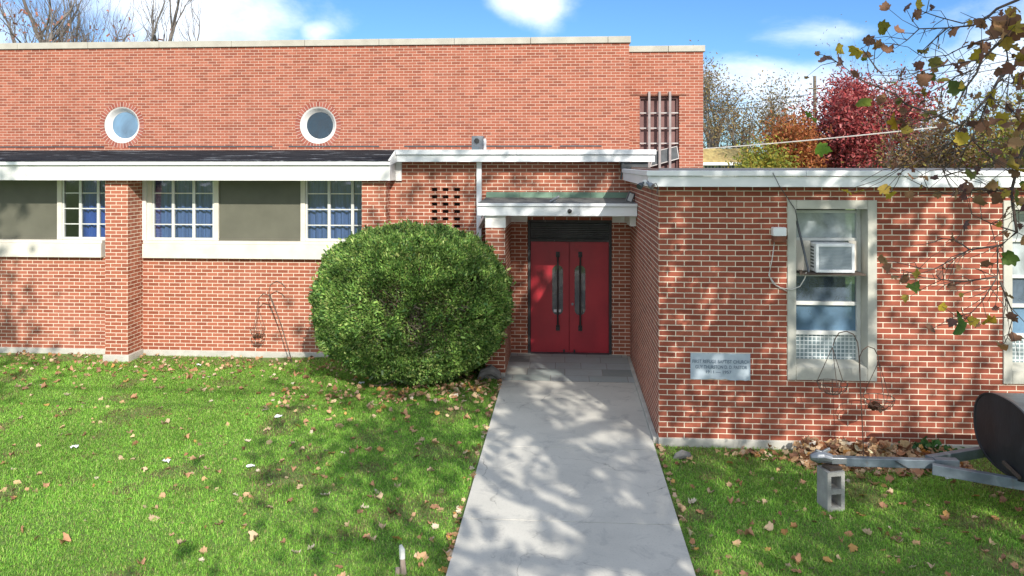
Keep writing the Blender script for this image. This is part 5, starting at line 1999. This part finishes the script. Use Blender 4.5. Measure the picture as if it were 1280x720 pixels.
# ------------------------------------------------------------------ yew bush
def yew():
    r = np.random.default_rng(5)
    c = np.array([GX(515, 12.35), 12.35, 1.22])
    rad = np.array([1.60, 1.14, 1.27])
    t = thing('yew_bush', 'large rounded green yew bush clipped beside the entrance pillar', 'bush', (c[0], c[1], -0.1))
    n = 300000
    d = r.normal(size=(n, 3))
    d /= np.linalg.norm(d, axis=1, keepdims=True)
    # lumpy surface: clipped but uneven, deeper gaps in the middle
    ph = r.uniform(0, 6.28, (14, 1))
    kk = r.normal(size=(14, 3)) * 5.0
    lump = np.sin(d @ kk.T + ph.T).mean(1)
    kk2 = r.normal(size=(16, 3)) * 16.0
    ph2 = r.uniform(0, 6.28, (16, 1))
    lump2 = np.sin(d @ kk2.T + ph2.T).mean(1)
    depth = np.abs(r.normal(size=n)) * 0.055
    kk3 = r.normal(size=(12, 3)) * 11.0
    ph3 = r.uniform(0, 6.28, (12, 1))
    patchy = smooth(-0.02, 0.25, np.sin(d @ kk3.T + ph3.T).mean(1))
    hole = np.exp(-(((d[:, 0] - 0.14) / 0.48) ** 2 + ((d[:, 2] - 0.06) / 0.42) ** 2)) * (d[:, 1] < 0) * patchy
    depth = depth + hole * r.uniform(0, 0.24, n)
    s = 1.0 + 0.06 * lump + 0.14 * lump2 - depth
    # squarer shoulders
    e = 1 / (np.abs(d[:, 0]) ** 2.2 + np.abs(d[:, 1]) ** 2.2 + np.abs(d[:, 2]) ** 2.2) ** (1 / 2.2)
    pos = c + d * rad * (s * e)[:, None]
    low = pos[:, 2] < 0.55
    pos[low, 0] = c[0] + (pos[low, 0] - c[0]) * (0.88 + 0.12 * (pos[low, 2] + 0.05) / 0.6)
    ok = (pos[:, 2] > ground_z(pos[:, 0], pos[:, 1])) & ~((pos[:, 0] > GX(606, 12.5) - 0.03) & (pos[:, 1] > 12.44)) & (pos[:, 1] < YV - 0.05)
    gap = np.sin(d @ kk2.T + ph2.T + 1.0).mean(1)
    keep_hole = (r.random(n) > hole * 0.88) & (r.random(n) > 3.0 * (gap - 0.16))
    ok &= keep_hole
    pos, dd = pos[ok], d[ok]
    n = len(pos)
    # sprigs point outwards and up
    b = dd + r.normal(size=(n, 3)) * 0.55 + np.array([0, 0, 0.35])
    b /= np.linalg.norm(b, axis=1, keepdims=True)
    a = np.cross(b, r.normal(size=(n, 3)))
    a /= np.linalg.norm(a, axis=1, keepdims=True)
    pal = [(4, (0.145, 0.265, 0.055)), (3, (0.23, 0.365, 0.08)), (2.5, (0.06, 0.13, 0.035)), (1.4, (0.34, 0.41, 0.13))]
    cols = pick_tones(n, pal, 0.3, r)
    # clumps of lighter new growth
    clump = np.sin(dd @ (r.normal(size=(6, 3)) * 9).T + r.uniform(0, 6, 6)).mean(1)
    cols *= (1 + 0.5 * clump)[:, None].clip(0.6, 1.6)
    dead = hole[ok] > r.uniform(0.15, 2.2, n)
    cols[dead] = pick_tones(int(dead.sum()), [(1, (0.13, 0.085, 0.05)), (1, (0.09, 0.07, 0.04))], 0.3, r)
    sz_ = r.uniform(0.018, 0.045, n)
    stray = r.random(n) < 0.02
    sz_[stray] *= 1.6
    pos[stray] += dd[stray] * r.uniform(0.02, 0.09, (int(stray.sum()), 1))
    v, f, tn = scatter_leaves(pos, sz_, QUAD, cols, frames=(a, b, np.cross(a, b)))
    np_mesh('foliage', v, f, 'needle', t, tn)
    mb = MB()
    for k_ in range(9):
        a0 = r.uniform(0, 6.28)
        p = Vector((c[0] + 0.12 * math.cos(a0), c[1] + 0.12 * math.sin(a0), -0.15))
        tips = []
        grow(mb, tips, p, Vector((math.cos(a0) * 0.7, math.sin(a0) * 0.5, 0.8)).normalized(), 0.62, 0.035, 3, r, 0.7, 0.03, 3, 0.72)
    for _ in range(420):
        dv = np.array([r.normal() * 0.34 + 0.13, -1.0, r.normal() * 0.30 + 0.06])
        dv /= np.linalg.norm(dv)
        e_ = 1 / (np.abs(dv) ** 2.2).sum() ** (1 / 2.2)
        p1 = c + dv * rad * e_ * r.uniform(0.88, 1.005)
        p0 = p1 - np.array([r.normal() * 0.12, -0.2, 0.05 + r.uniform(0, 0.15)])
        mb.tube([Vector(p0), Vector((p0 + p1) / 2 + r.normal(size=3) * 0.02), Vector(p1)], [0.006, 0.005, 0.003], 4, cap=False)
    mb.build('branches', 'twig_bush', t, smooth_shade=True)


yew()


# ------------------------------------------------------------------ turf
def in_lawn(X, Y):
    left = (X < XL - 0.03) & (Y < YW - 0.05) & ~((X > GX(487, YV)) & (Y > YV - 0.06)) & ~((X > GX(606, 12.5)) & (Y > 12.45))
    for a, b in piers:
        left &= ~((X > GX(a, YP) - 0.06) & (X < GX(b, YP) + 0.06) & (Y > YP - 0.05))
    right = (X > XC - 0.045) & (Y < YR - 0.04) & ~((X < XC + 0.02) & (Y > YR - 0.3))
    return left | right


def value_noise(X, Y, scale, seed):
    r = np.random.default_rng(seed)
    g = r.random((128, 128))
    x, y = X * scale + 40, Y * scale + 40
    i, j = np.floor(x).astype(int), np.floor(y).astype(int)
    fx, fy = x - i, y - j
    fx, fy = fx * fx * (3 - 2 * fx), fy * fy * (3 - 2 * fy)
    q = lambda a, b: g[a % 128, b % 128]
    return (q(i, j) * (1 - fx) + q(i + 1, j) * fx) * (1 - fy) + (q(i, j + 1) * (1 - fx) + q(i + 1, j + 1) * fx) * fy


def make_grass():
    r = np.random.default_rng(9)
    n = 1350000
    Y = 4.6 + (14.0 - 4.6) * r.random(n) ** 1.15
    X = r.uniform(-15.0, 9.5, n)
    u = X / Y
    ok = in_lawn(X, Y) & (u > -1.12) & (u < 0.95)
    X, Y = X[ok], Y[ok]
    bare = value_noise(X, Y, 1.3, 1) * 0.6 + value_noise(X, Y, 3.1, 2) * 0.4
    near_wall = np.where(X < 0, smooth(13.0, 13.9, Y), smooth(8.7, 9.6, Y))
    keep = r.random(len(X)) > (smooth(0.62, 0.80, bare) * 0.55 + near_wall * 0.45)
    X, Y, bare, near_wall = X[keep], Y[keep], bare[keep], near_wall[keep]
    n = len(X)
    print('grass blades', n)
    hgt = r.uniform(0.018, 0.046, n) * (0.8 + 0.5 * value_noise(X, Y, 2.0, 3))
    tall = r.random(n) < 0.01
    hgt[tall] *= 1.8
    wid = r.uniform(0.004, 0.008, n) * (0.7 + 0.05 * Y)
    ang = r.uniform(0, 2 * np.pi, n)
    lean = r.uniform(0.3, 1.5, n)
    dx, dy = np.cos(ang), np.sin(ang)
    sx, sy = -dy, dx
    z0 = ground_z(X, Y) - 0.004
    base = np.stack([X, Y, z0], 1)
    side = np.stack([sx, sy, np.zeros(n)], 1) * (wid / 2)[:, None]
    fw = np.stack([dx, dy, np.zeros(n)], 1)
    mid = base + fw * (hgt * lean * 0.35)[:, None] + np.array([0, 0, 1]) * (hgt * 0.6)[:, None]
    tip = base + fw * (hgt * lean)[:, None] + np.array([0, 0, 1]) * (hgt * (1.05 - 0.35 * lean))[:, None]
    v = np.stack([base - side, base + side, mid + side * 0.8, mid - side * 0.8, tip], 1).reshape(-1, 3)
    i = np.arange(n)[:, None] * 5
    quads = i + np.array([[0, 1, 2, 3]])
    tris = i + np.array([[3, 2, 4]])
    pal = [(5, (0.235, 0.48, 0.060)), (4, (0.32, 0.57, 0.085)), (2, (0.14, 0.33, 0.045)), (1.6, (0.43, 0.52, 0.16))]
    c = pick_tones(n, pal, 0.22, r)
    patch = value_noise(X, Y, 0.9, 4) * 0.6 + value_noise(X, Y, 2.7, 5) * 0.4
    c *= (0.72 + 0.55 * patch)[:, None]
    dry = r.random(n) < (0.04 + 0.55 * smooth(0.59, 0.74, bare) + 0.35 * near_wall)
    c[dry] = pick_tones(int(dry.sum()), [(2, (0.30, 0.24, 0.11)), (1, (0.24, 0.22, 0.09)), (1, (0.18, 0.13, 0.07))], 0.25, r)
    o = np_mesh('grass', v, [quads, tris], 'grass', None, np.repeat(c, 5, 0))
    o['kind'] = 'stuff'
    o['label'] = 'short bright green lawn grass with a few dry patches'


make_grass()

# ------------------------------------------------------------------ fallen leaves
LT = [(5, (0.46, 0.29, 0.16)), (4, (0.56, 0.40, 0.25)), (3, (0.38, 0.19, 0.10)), (1, (0.48, 0.26, 0.08)), (1, (0.26, 0.13, 0.08)), (1, (0.60, 0.50, 0.36))]


def leaf_meshes():
    out = []
    for i, c in enumerate([(0.50, 0.32, 0.18), (0.58, 0.42, 0.27), (0.42, 0.22, 0.12), (0.52, 0.30, 0.10), (0.32, 0.17, 0.10), (0.62, 0.52, 0.38), (0.50, 0.27, 0.15), (0.46, 0.34, 0.21)]):
        r = np.random.default_rng(100 + i)
        fr = (np.array([[1.0, 0, 0]]), np.array([[0, 1.0, 0]]), np.array([[0, 0, 1.0]]))
        o_ = MAPLE * np.array([1.15 - 0.05 * i, 1.0])
        v, f, tn = scatter_leaves(np.zeros((1, 3)), 1.0, o_, np.array([c]), 0, 0.55 + 0.1 * (i % 4), r, fr)
        v[:, 2] -= np.percentile(v[:, 2], 15)
        out.append(np_mesh('fallen_leaf', v, f, 'leaf_dry', None, tn, link=False))
    return out


def place_leaves():
    r = np.random.default_rng(77)
    meshes = leaf_meshes()
    spots = []
    # left lawn
    while len(spots) < 225:
        Y = r.uniform(5.9, 13.2)
        X = r.uniform(-9.2, XL - 0.12)
        if X / Y < -0.76 or not in_lawn(np.array(X), np.array(Y)):
            continue
        wgt = 0.35 + 0.65 * smooth(-5.0, -1.2, X) + 0.6 * smooth(10.5, 13, Y)
        if r.random() < wgt * 0.7:
            spots.append((X, Y, 'l'))
    while len(spots) < 300:
        Y = r.uniform(5.9, 9.2)
        X = r.uniform(XC + 0.12, 5.0)
        if X / Y > 0.60:
            continue
        spots.append((X, Y, 'r'))
    for X, Y, side in spots:
        me = meshes[int(r.integers(len(meshes)))]
        o = bpy.data.objects.new('fallen_leaf', me)
        s = r.uniform(0.05, 0.105) * (1.0 if Y < 10 else 1.15)
        o.scale = (s, s, s * r.uniform(0.6, 1.6))
        o.location = (X, Y, float(ground_z(X, Y)) + 0.022)
        o.rotation_euler = (r.normal() * 0.3, r.normal() * 0.3, r.uniform(0, 6.28))
        COL.objects.link(o)
        if side == 'l':
            tag(o, 'dry brown fallen leaf on the lawn left of the concrete walkway', 'leaf', 'fallen leaves on the left lawn')
        else:
            tag(o, 'dry brown fallen leaf on the shaded lawn right of the concrete walkway', 'leaf', 'fallen leaves on the right lawn')
    # litter that nobody could count: along the walls, the walkway edges, round the bush and behind the trailer tongue
    P = []

    def add(n, fx):
        for _ in range(n):
            x, y, h = fx()
            P.append((x, y, float(ground_z(x, y)) + 0.015 + h))
    add(620, lambda: (r.uniform(-10.5, -1.3), 13.9 - abs(r.normal()) * 0.85, r.uniform(0, 0.03)))
    add(170, lambda: (r.uniform(-4.4, -1.2), 11.5 + r.normal() * 0.38, r.uniform(0, 0.05)))
    add(200, lambda: (r.uniform(-2.8, -1.15), 11.8 + r.normal() * 0.45, r.uniform(0, 0.05)))
    add(120, lambda: (XL - 0.04 + r.normal() * 0.03, r.uniform(5.5, 12.4), r.uniform(-0.01, 0.02)))
    add(60, lambda: (XC - 0.03 + abs(r.normal()) * 0.035, r.uniform(5.5, 9.6), r.uniform(-0.01, 0.02)))
    add(60, lambda: (2.3 + r.normal() * 0.25, 9.35 + r.normal() * 0.1, r.uniform(0, 0.05)))

    def pile():
        x = r.uniform(2.75, 4.65)
        y = min(9.6, 9.25 + r.normal() * 0.17)
        return x, y, r.uniform(0, 0.20) * math.exp(-((y - 9.4) / 0.22) ** 2) * (1 - 0.5 * smooth(3.9, 4.7, x))
    add(850, pile)
    add(120, lambda: (r.uniform(1.3, 5), r.uniform(6, 9.3), 0.0))
    add(260, lambda: (r.uniform(-8, -1.2), r.uniform(7, 13), 0.0))
    P = np.array(P)
    ok = in_lawn(P[:, 0], P[:, 1]) | (P[:, 0] > XL - 0.2) & (P[:, 0] < XL) | (np.abs(P[:, 0] - XC) < 0.2)
    ok &= ~((P[:, 0] > XC - 0.06) & (P[:, 1] > YR - 0.05)) & ~((P[:, 0] > GX(606, 12.5)) & (P[:, 1] > 12.45))
    P = P[ok]
    n = len(P)
    col = pick_tones(n, LT, 0.3, r)
    v, f, tn = scatter_leaves(P, r.uniform(0.035, 0.085, n) * np.where((P[:, 0] > 2.6) & (P[:, 1] > 8.7), 1.45, 1.0), MAPLE, col, 1.6, 0.6, r)
    o = np_mesh('leaf_litter', v, f, 'leaf_dry', None, tn)
    o['kind'] = 'stuff'
    o['label'] = 'drifts of dead brown leaves along the walls, walkway edges and bush'


place_leaves()

# litter scraps on the lawn, each its own
for lab, px, py, s, col_ in (('white paper scrap on the sunny grass, leftmost of the scraps', 93, 553, 0.06, 'paper'), ('pale flat scrap lying in the middle of the left lawn', 313, 582, 0.06, 'paper'),
                             ('white plastic shred lying nearer the wall by the leaf drift', 348, 518, 0.06, 'paper'), ('white plastic wrapper under the front of the yew bush', 452, 478, 0.06, 'paper'),
                             ('grey crumpled scrap near the wall between pier and hook', 249, 452, 0.06, 'trim_grey'), ('off white curled scrap left of the middle of the lawn', 208, 572, 0.06, 'paper')):
    c = at_z(px, py, float(ground_z(-3, 9)) + 0.03)
    m = MB()
    k_ = 5
    g = np.random.default_rng(px)
    hh = g.uniform(0.0, 0.03, (k_, k_))
    for i in range(k_ - 1):
        for j in range(k_ - 1):
            q = lambda a, b: (c.x + (a / 4 - 0.5) * s * 1.5, c.y + (b / 4 - 0.5) * s, float(ground_z(c.x, c.y)) + 0.02 + hh[a, b] + 0.01)
            m.face([q(i, j), q(i + 1, j), q(i + 1, j + 1), q(i, j + 1)])
    tag(m.build('litter_scrap', col_), lab, 'litter')

# broken stump stake at the bottom of the left lawn
st = thing('broken_stake', 'short weathered stake with a white cap in the near lawn', 'stake', at_z(502, 735, -0.05))
b = at_z(503, 722, -0.05)
m = MB()
m.tube([b + Vector((0.02, 0, -0.2)), b + Vector((0.01, 0, 0.05)), b + Vector((0.0, 0.0, 0.16))], [0.03, 0.026, 0.022], 8)
m.tube([b + Vector((-0.05, 0, -0.2)), b + Vector((-0.04, 0, 0.08))], [0.035, 0.02], 7)
m.build('post', 'twig_bush', st)
m = MB()
m.tube([b + Vector((0.0, 0.0, 0.161)), b + Vector((-0.005, 0.01, 0.23)), b + Vector((-0.02, 0.015, 0.27))], [0.024, 0.026, 0.012], 9)
m.build('cap', 'trim_grey', st)

# low weed in the leaf drift by the wing wall
wdp = thing('weed_plant', 'small dark green weed growing in the leaf drift by the wing wall', 'plant', at_z(1158, 562, 0))
g = np.random.default_rng(3)
cc = np.array(at_Y(1160, 558, 9.42))
n = 60
pos = cc + g.normal(size=(n, 3)) * np.array([0.12, 0.06, 0.03])
v, f, tn = scatter_leaves(pos, g.uniform(0.06, 0.12, n), OVAL, pick_tones(n, [(1, (0.04, 0.13, 0.04)), (1, (0.06, 0.16, 0.04))], 0.2, g), 1.2, 0.3, g)
np_mesh('leaves', v, f, 'leaf', wdp, tn)
